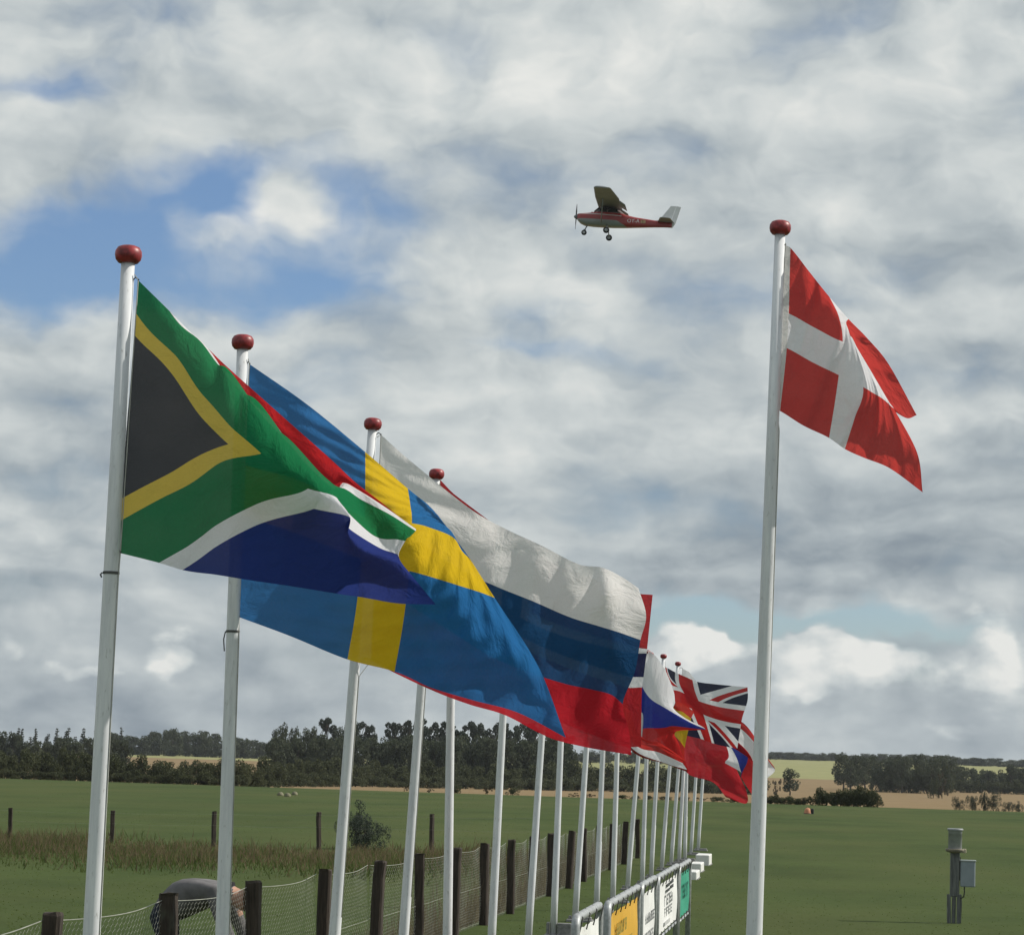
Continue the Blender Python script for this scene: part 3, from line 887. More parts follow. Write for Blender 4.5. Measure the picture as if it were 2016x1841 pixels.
make_flag('flag', 'red flag with a white cross on the tall pole standing apart',
          us, vs, pts, DK_Y, cloth('cloth_white_cross', pat_dk), DK, 110, 90, conv=c5,
          wrinkle=((.020, 4.5, .9, .6, 1.0), (.011, 9, 1.8, 2.2, 1.2), (.006, 14, 3, .3, .8)), seed=14)


# ------------------------------------------------------------------ netting fence beside the row
FX = -4.0
fence_px = [(112, 1795), (343, 1758), (508, 1733), (640, 1710), (740, 1693), (831, 1680), (900, 1668), (957, 1660), (1008, 1652), (1048, 1646),
            (1086, 1640), (1122, 1635), (1152, 1630), (1180, 1625), (1204, 1621), (1230, 1617), (1257, 1612)]
fpos = [atX(x, y, FX) for x, y in fence_px]
fpos = [fpos[0] - (fpos[1] - fpos[0])] + fpos
fence = thing('netting_fence', 'wire netting fence on dark timber posts beside the flagpole row', 'fence', (FX, fpos[0].y, 0))
pm = []
for k in range(4):
    m_ = MB(); s = .048; r_ = random.Random(k)
    jit = lambda: r_.uniform(-.006, .006)
    rings = []
    for z in (-.3, .1, .35, .6, .85, .985, 1.0):
        q = s * (0.94 if z == 1.0 else 1)
        dxy = (jit(), jit())
        rings.append([(cx * q + dxy[0] + jit() * .5, cy * q + dxy[1] + jit() * .5, z + (jit() if z > .9 else 0)) for cx, cy in ((-1, -.7), (-.7, -1), (.7, -1), (1, -.7), (1, .7), (.7, 1), (-.7, 1), (-1, .7))])
    m_.loft(rings)
    ob = m_.build('post', M['post']); pm.append(ob.data); bpy.data.objects.remove(ob)
for i, p in enumerate(fpos):
    link_mesh('post', pm[i % 4], fence, (random.uniform(-.012, .012), p.y - fpos[0].y, 0), (random.uniform(-.03, .03), random.uniform(-.03, .03), random.uniform(-.3, .3)),
              (1, 1, p.z))
# one bay of hexagonal netting in a unit bay, sagging between its posts
cw, chh = 0.082, 0.034
L0, H0 = 2.45, 1.0
vn, fn = [], []


def wire(p, q, r=0.001):
    p, q = np.array(p), np.array(q); d = (q - p) / (np.linalg.norm(q - p) + 1e-9)
    a = np.cross(d, [1, 0, 0]); a /= np.linalg.norm(a); b = np.array([1.0, 0, 0])
    o = len(vn)
    for c_ in (p, q):
        for k in range(3):
            th = 2 * math.pi * k / 3
            vn.append(c_ + (a * math.cos(th) + b * math.sin(th)) * r)
    for k in range(3):
        j = (k + 1) % 3
        fn.append((o + k, o + j, o + 3 + j, o + 3 + k))


def warp(y, z):
    sg = 0.034 * (1 - (2 * y / L0 - 1) ** 2)
    bul = 0.02 * math.sin(y * 3.1) * math.sin(z * 5)
    return (bul, y, z * (1 - sg / H0))


nc, nr = int(L0 / cw), int(H0 / chh)
for c_ in range(nc + 1):
    for r_ in range(nr):
        y = c_ * cw + (cw / 2 if r_ % 2 else 0); z = r_ * chh
        if y > L0: continue
        zt = z + chh * .45
        wire(warp(y, z), warp(y, zt))
        if r_ < nr - 1 or True:
            wire(warp(y, zt), warp(max(y - cw / 2, 0), z + chh)); wire(warp(y, zt), warp(min(y + cw / 2, L0), z + chh))
netme = np_mesh('netting', np.array(vn), np.array(fn), M['wire'])
tw = MB()
for zq, rr in ((1.0, .0028), (.5, .0018), (.04, .0018)):
    tw.tube([warp(L0 * k / 16, zq) for k in range(17)], rr, 5)
ob = tw.build('strand', M['wire']); twme = ob.data; bpy.data.objects.remove(ob)
for i in range(len(fpos) - 1):
    p, q = fpos[i], fpos[i + 1]
    ln = q.y - p.y; sl_ = (q.z - p.z) / ln
    zsc = (p.z + q.z) / 2 - 0.045
    rx = math.atan((q.z - p.z) / ln)
    for nm, me in (('netting', netme), ('strand', twme)):
        link_mesh(nm, me, fence, (-.052, p.y - fpos[0].y, -(q.z - p.z) / 2), (rx, 0, 0), (1, ln / L0, zsc))

# far post row in the rough grass
far_px = [(-180, 1588, 1650), (22, 1590, 1656), (222, 1595, 1662), (423, 1597, 1664), (630, 1598, 1655), (852, 1602, 1655), (1060, 1604, 1655)]
ff = thing('post_and_wire_fence', 'thin dark posts of a wire fence in the rough brown grass', 'fence', at(22, 1660, 55.5).xy.to_3d())
tops = []
for i, (x, y0, y1) in enumerate(far_px):
    p = at(x, y0, 55.5 + 0.2 * i); tops.append(p)
    link_mesh('post', pm[(i + 1) % 4], ff, (p.x - ff.location.x, p.y - ff.location.y, 0), (random.uniform(-.04, .04), random.uniform(-.03, .03), .2 * i), (.85, .85, p.z))
for zf in (.92, .6):
    m_ = MB()
    for i in range(len(tops) - 1):
        a, b = tops[i], tops[i + 1]
        m_.tube([Vector((a.x, a.y - .04, a.z * zf)), Vector(((a.x + b.x) / 2, (a.y + b.y) / 2 - .04, (a.z + b.z) / 2 * zf - .02)), Vector((b.x, b.y - .04, b.z * zf))], .0018, 4)
    m_.build('strand', M['wire'], ff, off=ff.location)


# ------------------------------------------------------------------ banner frames
BX = -1.58
c8 = lambda x, y: ((1300 + x / 4.032) / 1.2326, (1900 + y / 4.032) / 1.2326)
banner_specs = [
    (((395, 1255), (625, 1170)), (0.78, 0.79, 0.78), 'white banner with a small red mark, laced in a steel tube frame', 'flame'),
    (((705, 1135), (1000, 995)), (0.62, 0.36, 0.045), 'orange banner with olive lettering, laced in a steel tube frame', 'orange'),
    (((1030, 965), (1165, 900)), (0.76, 0.77, 0.77), 'white banner with two grey lines of lettering in a steel tube frame', 'lines'),
    (((1190, 875), (1385, 795)), (0.78, 0.79, 0.79), 'white banner with four dark squares above grey upright lettering', 'squares'),
    (((1398, 780), (1503, 748)), (0.04, 0.30, 0.20), 'green banner with darker green lettering in a steel tube frame', 'green')]
for (pa, pb), col, lab, kind in banner_specs:
    A, B = atX(*c8(*pa), BX), atX(*c8(*pb), BX)
    y0, y1 = A.y, B.y; z1 = (A.z + B.z) / 2; r = .029
    print('banner', lab, 'Y %.2f-%.2f z %.2f' % (y0, y1, z1))
    o = thing('banner_stand', lab, 'banner', (BX, y0, 0), None)
    cr_ = .07
    arc0 = [(BX, y0 + cr_ - cr_ * math.cos(a), z1 - r - cr_ + cr_ * math.sin(a)) for a in [math.pi / 2 * k / 5 for k in range(6)]]
    arc1 = [(BX, y1 - cr_ + cr_ * math.sin(a), z1 - r - cr_ + cr_ * math.cos(a)) for a in [math.pi / 2 * k / 5 for k in range(6)]]
    MB().tube([(BX, y0, -.05)] + arc0 + arc1 + [(BX, y1, -.05)], r, 12).build('tube_frame', M['galv'], o, True)
    zb = z1 - .60
    MB().tube([(BX, y0, zb), (BX, y1, zb)], .013, 10).build('lower_rail', M['galv'], o, True)
    g = .075
    by0, by1, bz0, bz1 = y0 + g, y1 - g, zb + .035, z1 - .10
    # banner sheet with slack between its eyelets
    ny, nz = 28, 14
    bm = MB(); vv_ = []
    for i in range(ny):
        for j in range(nz):
            a, b = i / (ny - 1), j / (nz - 1)
            sc = .010 * abs(math.sin(a * math.pi * 5)) * (b > .9)
            vv_.append((BX + .010 * math.sin(a * 7 + b * 3) * math.sin(b * 3.1) + .004, by0 + (by1 - by0) * a, bz0 + (bz1 - bz0) * b - sc))
    bm.add(vv_, [(i * nz + j, (i + 1) * nz + j, (i + 1) * nz + j + 1, i * nz + j + 1) for i in range(ny - 1) for j in range(nz - 1)])
    sheet = bm.build('banner_sheet', plain('banner_' + kind, col, .55, var=.05, scale=4), o, True)
    bx = BX + .0175

    def rects(lst, colr, nm, ex=0.0):
        q = MB()
        for a0, a1, b0, b1 in lst:
            q.box((bx + ex, by0 + (by1 - by0) * a0, bz0 + (bz1 - bz0) * b0), (bx + ex + .0012, by0 + (by1 - by0) * a1, bz0 + (bz1 - bz0) * b1))
        q.build('print', plain(nm, colr, .6, var=.08), sheet)

    rr_ = random.Random(kind)

    def words(a0, a1, b0, b1, n):
        out = []; w = (a1 - a0) / n
        for k in range(n):
            x = a0 + k * w
            tp = rr_.random()
            out.append((x, x + w * .22, b0, b1))
            if tp < .6: out.append((x + w * .22, x + w * .75, b1 - (b1 - b0) * .2, b1))
            if tp > .3: out.append((x + w * .22, x + w * .75, b0, b0 + (b1 - b0) * .2))
            if .2 < tp < .8: out.append((x + w * .22, x + w * .65, (b0 + b1) / 2 - (b1 - b0) * .09, (b0 + b1) / 2 + (b1 - b0) * .09))
            if tp > .5: out.append((x + w * .55, x + w * .75, b0 + (b1 - b0) * .2, b1 - (b1 - b0) * .2))
        return out
    if kind == 'flame':
        q = MB(); yc, zc = by0 + (by1 - by0) * .30, bz0 + (bz1 - bz0) * .60
        pr = [(0, .13), (.028, .05), (.042, -.02), (.030, -.08), (0, -.10), (-.030, -.08), (-.045, -.01), (-.022, .05)]
        q.add([(bx, yc + a, zc + b) for a, b in pr] + [(bx + .0012, yc + a, zc + b) for a, b in pr], [tuple(range(8)), tuple(range(15, 7, -1))] + [(i, (i + 1) % 8, 8 + (i + 1) % 8, 8 + i) for i in range(8)])
        q.build('print', plain('print_flame', (.40, .05, .03), .6), sheet)
        rects(words(.25, .85, .12, .22, 7), (.35, .36, .36), 'print_flame_words')
    elif kind == 'orange':
        rects(words(.22, .56, .60, .80, 5) + words(.20, .84, .12, .46, 6), (.26, .21, .035), 'print_olive')
        rects([(.0, .22, .0, .12)], (.04, .20, .05), 'print_green_corner')
    elif kind == 'lines':
        rects(words(.40, .95, .42, .60, 5) + words(.30, .90, .06, .26, 5), (.22, .23, .24), 'print_grey_words')
    elif kind == 'squares':
        rects([(.40, .53, .86, .93), (.60, .73, .88, .95), (.40, .53, .76, .82), (.60, .73, .78, .85)], (.05, .055, .06), 'print_squares')
        rects(words(.38, .72, .50, .72, 3) + words(.38, .70, .28, .46, 3), (.20, .21, .215), 'print_upright')
        rects([(.30, .58, .10, .18)], (.48, .49, .49), 'print_pale_block')
    else:
        rects(words(.35, .85, .40, .72, 4), (.02, .16, .12), 'print_dark_green')
    nl = max(3, int((by1 - by0) / .48))
    for k in range(nl + 1):
        yy = by0 + .03 + (by1 - by0 - .06) * k / nl
        MB().tube([(BX + .014, yy, bz1 - .03), (BX + .035, yy + .01, z1 - r), (BX, yy + .015, z1 + .001)], .005, 5).build('tie', M['cord'], o, True)
        MB().tube([(BX + .014, yy, bz0 + .02), (BX + .018, yy + .01, zb)], .005, 5).build('tie', M['cord'], o, True)

# white marker blocks on the grass beyond
for (x0, x1, y0, y1), lab in (((1612, 1697, 705, 805), 'white painted marker block, farthest and highest of three steps past the green banner'),
                              ((1562, 1618, 788, 872), 'white painted marker block, middle of three steps past the green banner'),
                              ((1536, 1574, 868, 945), 'white painted marker block, lowest of three steps past the green banner')):
    xa, ya = c8(x0, y1); xb, yb = c8(x1, y0)
    d = ray((xa + xb) / 2, ya); tt = -EYE.z / d.z; p = EYE + d * tt
    w = (xb - xa) * p.y / F_PX; h = (ya - yb) * p.y / F_PX
    m_ = MB().box((p.x - w / 2 - .10, p.y, -.02), (p.x + w / 2, p.y + 1.1, h), .012)
    o = thing('marker_block', lab, 'marker', (p.x, p.y, 0))
    m_.build('block', M['white'], o)
    MB().box((p.x - w / 2 - .12, p.y + .02, -.03), (p.x + w / 2 + .02, p.y + 1.08, .012)).build('foot', M['concrete'], o)

# ------------------------------------------------------------------ rain gauge post
d = ray(1878, 1817); p = EYE + d * (-EYE.z / d.z)
RG = thing('rain_gauge_post', 'grey rain gauge and instrument box on a weathered post in the grass', 'rain gauge', p)
V = lambda x, y, z: p + Vector((x, y, z))
MB().lathe([(.085, 0), (.088, .004), (.088, .235), (.101, .238), (.103, .262), (.094, .268), (.090, .262), (.085, .10), (.002, .08)], 32, V(0, 0, .945)).build('gauge_funnel', plain('gauge_grey', (.30, .32, .33), .45, .1, .1, 20), RG, True)
MB().lathe([(.05, -.05), (.115, -.03), (.122, -.012), (.122, .006), (.06, .010)], 28, V(0, 0, .945)).build('gauge_flange', plain('flange_tan', (.20, .18, .14), .7, 0, .3, 20), RG, True)
MB().box(V(.095, -.03, .90), V(.145, .03, .955), .008).build('level_knob', plain('knob_tan', (.42, .38, .28), .7), RG)
MB().box(V(-.058, -.05, .34), V(.062, .05, .90), .008).build('upper_post', M['grey_wood'], RG)
for nm, x0, x1, y0, y1 in (('stake', -.095, -.045, -.065, -.01), ('stake', -.030, .020, -.045, .03), ('stake', .035, .075, -.06, -.02), ('stake', .05, .095, 0, .05)):
    m_ = MB().loft([[V(a + random.uniform(-.004, .004) - .1 * (a) * (z < .1), b, z) for a, b in ((x0, y0), (x1, y0), (x1, y1), (x0, y1))] for z in (-.1, .12, .25, .37)])
    m_.build(nm, M['grey_wood'], RG)
bx_ = MB().box(V(.072, -.07, .47), V(.262, .05, .80), .012).build('instrument_box', plain('box_grey', (.24, .28, .31), .5, 0, .06, 10), RG)
MB().box(V(.066, -.078, .795), V(.270, .056, .815), .006).build('box_lid', plain('lid_grey', (.34, .38, .38), .5), bx_)
MB().box(V(.06, -.02, .55), V(.074, .03, .85), .003).build('bracket', M['dark_metal'], RG)
MB().tube([V(.125, -.01, .48), V(.128, -.01, .40), V(.12, -.01, .345), V(.095, -.012, .325), V(.07, -.02, .33), V(.06, -.03, .36)], .008, 8).build('cable', M['dark_metal'], RG, True)

# small things lying on the meadow
st_mat = plain('pale_stone', (.20, .19, .13), .9, 0, .4, 6)
for k, (x, y, r) in enumerate(((1590, 1602, .17),)):
    d = ray(x, y); q = EYE + d * (-EYE.z / d.z)
    o = thing('field_marker', 'small pale orange dome marker alone on the open grass', 'marker', q)
    MB().lathe([(r * 1.05, -.02), (r, .03), (r * .9, .14), (r * .6, .24), (.01, .28)], 18, q).build('dome', plain('marker_orange', (.50, .22, .12), .6), o, True)
    MB().lathe([(r * 1.1, -.02), (r * 1.1, .03), (r * 1.02, .035)], 18, q).build('skirt', M['dark_metal'], o, True)
    MB().box((q.x + r * .8, q.y - .06, -.02), (q.x + r * 1.6, q.y + .06, .24), .02).build('weight', M['dark_metal'], o)
for k, (x, y) in enumerate(((552, 1566), (566, 1568), (580, 1565))):
    d = ray(x, y); q = EYE + d * (-EYE.z / d.z)
    m_ = MB(); rings = []
    rk = random.Random(k)
    for z, r in ((-.03, .13), (.05, .15), (.12, .12), (.16, .07), (.175, .02)):
        rings.append([(q.x + math.cos(a) * r * rk.uniform(.85, 1.15), q.y + math.sin(a) * r * rk.uniform(.8, 1.1), z) for a in [2 * math.pi * i / 9 for i in range(9)]])
    m_.loft(rings)
    tag(m_.build('field_stone', st_mat, None, True, off=q, loc=q), 'pale stone, one of three in a cluster far out on the meadow', 'stone', 'stones far out on the meadow')


# ------------------------------------------------------------------ person bending behind the fence
PY = 20.0
pp = lambda x, y, dy=0.0: at(x, y, PY) + Vector((0, dy, 0))
hip = pp(324, 1796); chest = pp(420, 1750); mid = pp(364, 1757); neck = pp(456, 1760); head = pp(478, 1772)
base = Vector((hip.x + .02, PY, 0))
person = thing('person', 'person in a grey shirt and dark blue trousers bending over behind the fence', 'person', base)


def skin(name, verts, edges, radii, mats, pick, parent, sub=2):
    me = bpy.data.meshes.new(name); me.from_pydata([tuple(Vector(v) - base) for v in verts], edges, [])
    for m in mats: me.materials.append(m)
    ob = bpy.data.objects.new(name, me); C.objects.link(ob)
    sm = ob.modifiers.new('skin', 'SKIN'); sm.use_smooth_shade = True
    me.skin_vertices[0].data[0].use_root = True
    for i, r in enumerate(radii):
        r = r if isinstance(r, tuple) else (r, r)
        me.skin_vertices[0].data[i].radius = r
    sb = ob.modifiers.new('sub', 'SUBSURF'); sb.levels = sub; sb.render_levels = sub
    dg = bpy.context.evaluated_depsgraph_get(); dg.update()
    nm = bpy.data.meshes.new_from_object(ob.evaluated_get(dg))
    bpy.data.objects.remove(ob)
    for pl in nm.polygons:
        pl.material_index = pick(Vector(pl.center) + base); pl.use_smooth = True
    o = bpy.data.objects.new(name, nm); C.objects.link(o); o.parent = parent
    return o


hl, hr = hip + Vector((.0, -.09, -.03)), hip + Vector((.0, .10, -.03))
kl, kr = Vector((hip.x + .10, PY - .13, .44)), Vector((hip.x + .02, PY + .14, .45))
al, ar = Vector((hip.x + .02, PY - .14, .09)), Vector((hip.x - .08, PY + .15, .09))
shl, shr = chest + Vector((.05, -.17, -.02)), chest + Vector((.05, .17, -.02))
ell, elr = shl + Vector((.10, -.04, -.26)), shr + Vector((.12, .05, -.26))
wrl, wrr = ell + Vector((.12, .03, -.20)), elr + Vector((.10, -.05, -.20))
V_ = [hip, mid, chest, neck, head + Vector((-.01, 0, .0)), head + Vector((.085, 0, -.03)), hl, kl, al, al + Vector((.14, -.01, -.05)), hr, kr, ar, ar + Vector((.14, .01, -.05)),
      shl, ell, wrl, wrl + Vector((.05, 0, -.06)), shr, elr, wrr, wrr + Vector((.05, 0, -.06))]
Ed = [(0, 1), (1, 2), (2, 3), (3, 4), (4, 5), (0, 6), (6, 7), (7, 8), (8, 9), (0, 10), (10, 11), (11, 12), (12, 13), (2, 14), (14, 15), (15, 16), (16, 17), (2, 18), (18, 19), (19, 20), (20, 21)]
Rd = [(.165, .16), (.165, .16), (.155, .175), .062, .080, .075, .10, .066, .045, .04, .10, .066, .045, .04, .075, .05, .034, .034, .075, .05, .034, .034]
vb = len(V_)
for wr_i, wv in ((17, V_[17]), (21, V_[21])):       # five fingers on each hand
    for k in range(5):
        a = (k - 2) * .017; ln = (.045, .072, .080, .074, .058)[k]
        b1 = wv + Vector((.025, a, -.035)); b2 = b1 + Vector((.02, a * .3, -ln * .5)); b3 = b2 + Vector((.0, 0, -ln * .5))
        i0 = len(V_); V_ += [b1, b2, b3]; Ed += [(wr_i, i0), (i0, i0 + 1), (i0 + 1, i0 + 2)]; Rd += [.010, .009, .007]
shirt = plain('grey_shirt', (.14, .135, .14), .9, 0, .2, 9); trousers = plain('navy_trousers', (.016, .020, .034), .9, 0, .2, 9)
skinm = plain('skin', (.42, .24, .17), .6)


def pick(c):
    ax = (c - hip).dot((chest - hip).normalized())
    if c.z < .70 and c.x < hip.x + .25 or ax < .02: return 1
    if (c - neck).x > .02 and c.z > neck.z - .16: return 2
    if c.z < elr.z - .06 and c.x > hip.x + .3: return 2
    return 0


body = skin('body', V_, Ed, Rd, [shirt, trousers, skinm], pick, person)
hm = MB()
hc = head + Vector((.02, 0, .015)); hv = []
for i in range(7):                    # hair cap on the crown, head hanging forward
    th = math.pi * .5 * i / 6
    ring_ = []
    for j in range(16):
        ph = 2 * math.pi * j / 16
        dirv = Vector((math.cos(th), math.sin(th) * math.cos(ph), math.sin(th) * math.sin(ph)))
        ring_.append(hc + Vector((dirv.x * .110, dirv.y * .090, dirv.z * .095)) * (1 + .05 * math.sin(5 * ph + i)))
    hv.append(ring_)
hm.loft(hv).build('hair', plain('brown_hair', (.07, .04, .022), .8, 0, .4, 30), person, True)
MB().lathe([(.07, -.03), (.082, 0), (.078, .03)], 18, neck + Vector((-.02, 0, .012)), Vector((1, 0, -.05))).build('collar', plain('dark_collar', (.012, .013, .016), .9), person, True)
MB().box((kl.x - .02, PY - .19, -.02), (kl.x + .20, PY - .09, .09), .02).build('shoe', M['dark_metal'], person)
MB().box((kr.x - .12, PY + .10, -.02), (kr.x + .10, PY + .20, .09), .02).build('shoe', M['dark_metal'], person)


# ------------------------------------------------------------------ aeroplane
AY = 190.0 * 0.985
nose = at(1129.8, 427, AY)
plane_o = thing('airplane', 'red and white high wing light aeroplane flying with its wheels down', 'airplane', nose)
hdg = Vector((-1, -0.115, 0)).normalized()
# heading away from the row to the left, seen square on
rd = ray(1235, 430); side = Vector((0, 0, 1)).cross(rd).normalized()       # points left in the picture
ang = math.atan2(side.y, side.x) - R(5)
plane_o.rotation_euler = (R(2.5), R(-3.6), ang)
ROOT[plane_o.name] = Vector((0, 0, 0))


def plane_paint():
    m, t, b = mat('fuselage_paint')
    tc = t.nodes.new('ShaderNodeTexCoord')
    x, y, z = sep(t, tc.outputs['Object'])
    red = (0.30, 0.030, 0.030)
    lineb = -0.17 + (x + 3.0).min(0.0) * 0.50
    c = mixc(t, z > lineb, (0.22, 0.235, 0.23), red)
    c = mixc(t, ((z - 0.20 - x * 0.012).abs() < 0.030) * (x > -3.3), c, (0.50, 0.46, 0.46))
    c = mixc(t, (z > 0.34) * (x < -1.35) * (x > -3.4), c, (0.20, 0.15, 0.15))
    d = noise(t, tc.outputs['Object'], 3, 4)
    c = mixc(t, d.smooth(.5, .8) * .25, c, (.10, .08, .08))
    t.links.new(c, b.inputs['Base Color']); b.inputs['Roughness'].default_value = 0.35
    return m


M['fus'] = plane_paint()
M['wingp'] = plain('wing_paint', (.26, .27, .29), .45, 0, .12, 1.5)
M['finp'] = plain('fin_paint', (.66, .67, .67), .45, 0, .08, 2)
M['glass'] = plain('cabin_glass', (.02, .022, .024), .08, 0, .1, 1, .6)
secs = [(-.27, .20, -.24, .26), (-.50, .25, -.44, .42), (-.80, .28, -.56, .47), (-1.40, .36, -.60, .50), (-1.75, .68, -.60, .52), (-2.0, .76, -.60, .53), (-2.8, .76, -.58, .52),
        (-3.15, .60, -.56, .47), (-3.5, .34, -.54, .42), (-4.2, .22, -.48, .32), (-5.6, .10, -.36, .18), (-6.6, .05, -.30, .08), (-6.75, .02, -.27, .05)]
rings = []
for x, zt, zb, hw in secs:
    zc = (zt + zb) / 2; hh_ = (zt - zb) / 2; ring_ = []
    for k in range(24):
        a = 2 * math.pi * k / 24; ca, sa = math.cos(a), math.sin(a)
        pw = .62
        ring_.append((x, hw * math.copysign(abs(ca) ** pw, ca), zc + hh_ * math.copysign(abs(sa) ** pw, sa)))
    rings.append(ring_)
fus = MB().loft(rings).build('fuselage', M['fus'], plane_o, True)


def airfoil(c, th, n=9):
    xs = [0.5 - .5 * math.cos(math.pi * i / (n - 1)) for i in range(n)]
    f_ = lambda x: 5 * th * (.2969 * x ** .5 - .126 * x - .3516 * x * x + .2843 * x ** 3 - .1015 * x ** 4)
    up = [(x * c, f_(x) * c + .02 * c * math.sin(math.pi * x)) for x in xs]
    lo = [(x * c, -f_(x) * c * .6 + .02 * c * math.sin(math.pi * x)) for x in xs[1:-1]]
    return up + lo[::-1]


def wing(sgn, name):
    rg = []
    for y, c, xle, z in ((.0, 1.63, -1.62, .78), (2.6, 1.63, -1.62, .83), (4.9, 1.16, -1.72, .92), (5.05, 1.02, -1.78, .935)):
        rg.append([(xle - a, sgn * y, z + b) for a, b in airfoil(c, .12)])
    w_ = MB().loft(rg).build(name, M['wingp'], plane_o, True)
    fl = []
    for y in (.35, 2.3):
        fl.append([(-3.22 - a, sgn * y, .77 + b - a * .55) for a, b in airfoil(.44, .12)])
    MB().loft(fl).build('flap', M['wingp'], w_, True)
    MB().tube([(-1.95, sgn * .5, -.38), (-2.15, sgn * 2.55, .78)], [.035, .035], 8).build('strut', M['wingp'], plane_o, True)
    return w_


wing(1, 'wing'); wing(-1, 'wing')


def fin(pts_, th, name, m, parent):
    q = MB(); n_ = len(pts_)
    q.add([(a, -th, b) for a, b in pts_] + [(a, th, b) for a, b in pts_], [tuple(range(n_)), tuple(range(2 * n_ - 1, n_ - 1, -1))] + [(i, i + n_, (i + 1) % n_ + n_, (i + 1) % n_) for i in range(n_)])
    return q.build(name, m, parent)


vt = fin([(-5.35, .06), (-5.85, .16), (-6.55, 1.18), (-6.92, 1.20), (-6.62, .04)], .04, 'tail_fin', M['finp'], plane_o)
fin([(-6.64, .02), (-6.94, 1.205), (-7.26, 1.16), (-6.98, .0), (-6.80, -.30), (-6.70, -.28)], .028, 'rudder', M['finp'], vt)
for sg in (1, -1):
    rg = [[(xle - a, sg * y, .02 + b) for a, b in airfoil(c, .09)] for y, c, xle in ((.05, 1.15, -5.75), (1.35, .72, -5.98), (1.45, .6, -6.03))]
    MB().loft(rg).build('tailplane', M['wingp'], plane_o, True)
# spinner, propeller
MB().lathe([(.19, -.30), (.18, -.2), (.12, -.08), (.05, -.01), (.004, .0)], 20, (0, 0, 0), Vector((1, 0, 0))).build('spinner', plain('spinner_grey', (.14, .15, .16), .35, .4), plane_o, True)
pr = MB()
for sg in (1, -1):
    rg = []
    for q, c, tw_ in ((.05, .10, .9), (.35, .15, .6), (.6, .13, .4), (.86, .07, .3)):
        d_ = Vector((0, math.sin(R(14)) * sg, math.cos(R(14)) * sg)); tcw = Vector((0, math.cos(R(14)), -math.sin(R(14)))) * sg
        cx = tcw * math.cos(tw_) + Vector((1, 0, 0)) * math.sin(tw_); nrm = cx.cross(d_)
        o_ = d_ * q + Vector((-.16, 0, 0))
        rg.append([o_ + cx * c * .5, o_ + nrm * .012, o_ - cx * c * .5, o_ - nrm * .012])
    pr.loft(rg)
pr.build('propeller', M['dark_metal'], plane_o)


def wheel(c, r, w):
    ty = MB().lathe([(r * .55, -w), (r * .85, -w), (r, -w * .5), (r, w * .5), (r * .85, w), (r * .55, w)], 26, c, Vector((0, 1, 0))).build('wheel', M['rubber'], plane_o, True)
    MB().lathe([(.01, -w * 1.05), (r * .5, -w * 1.03), (r * .56, -w * .8), (r * .56, w * .8), (r * .5, w * 1.03), (.01, w * 1.05)], 20, c, Vector((0, 1, 0))).build('hub', M['galv'], ty, True)


for sg in (1, -1):
    MB().tube([(-2.35, sg * .30, -.52), (-2.40, sg * .70, -.74), (-2.42, sg * 1.02, -1.02)], [.055, .042, .035], 8).build('gear_leg', M['wingp'], plane_o, True)
    wheel((-2.42, sg * 1.12, -1.04), .215, .075)
MB().tube([(-1.0, 0, -.52), (-.86, 0, -.80), (-.80, 0, -1.02)], [.05, .04, .03], 8).build('nose_leg', M['wingp'], plane_o, True)
MB().box((-.90, -.085, -1.05), (-.74, -.055, -.80), .01).build('fork', M['wingp'], plane_o)
wheel((-.80, 0, -1.06), .185, .06)
# side glazing, each pane just proud of the cabin skin
for sg in (1, -1):
    for pn in ([(-1.62, .34), (-1.80, .62), (-2.28, .66), (-2.28, .34)], [(-2.36, .34), (-2.36, .66), (-2.95, .62), (-3.05, .40)]):
        q = MB(); y_ = sg * .535
        q.add([(a, y_ * .96, b) for a, b in pn] + [(a, y_, b) for a, b in pn], [(0, 1, 2, 3), (7, 6, 5, 4)] + [(i, (i + 1) % 4, 4 + (i + 1) % 4, 4 + i) for i in range(4)])
        q.build('window', M['glass'], plane_o)
q = MB(); q.add([(-1.38, -.40, .385), (-1.38, .40, .385), (-1.72, .44, .70), (-1.72, -.44, .70)], [(0, 1, 2, 3)]); q.build('windscreen', M['glass'], plane_o)
MB().tube([(-2.0, 0, .9), (-2.1, 0, 1.1)], .012, 6).build('aerial', M['dark_metal'], plane_o)
MB().box((-1.42, -.10, .30), (-1.15, .10, .40), .03).build('cowl_bump', M['fus'], plane_o)


def text_mesh(s, size, name):
    cu_ = bpy.data.curves.new(name, 'FONT'); cu_.body = s; cu_.size = size; cu_.extrude = .004
    ob = bpy.data.objects.new(name, cu_); C.objects.link(ob)
    dg = bpy.context.evaluated_depsgraph_get(); dg.update()
    me = bpy.data.meshes.new_from_object(ob.evaluated_get(dg)); bpy.data.objects.remove(ob)
    return me


tm = text_mesh('OY-A', .36, 'registration')
tm.materials.append(plain('letter_white', (.66, .64, .66), .5))
# reads from nose to tail on the left side
o = link_mesh('registration', tm, fus, (-3.70, .405, -.24), (R(90), 0, R(180) + R(-7.2)))
q = MB(); q.box((-4.95, .20, -.20), (-4.62, .285, .04)); q.build('badge', plain('badge_tan', (.40, .27, .16), .6, 0, .4, 12), fus)


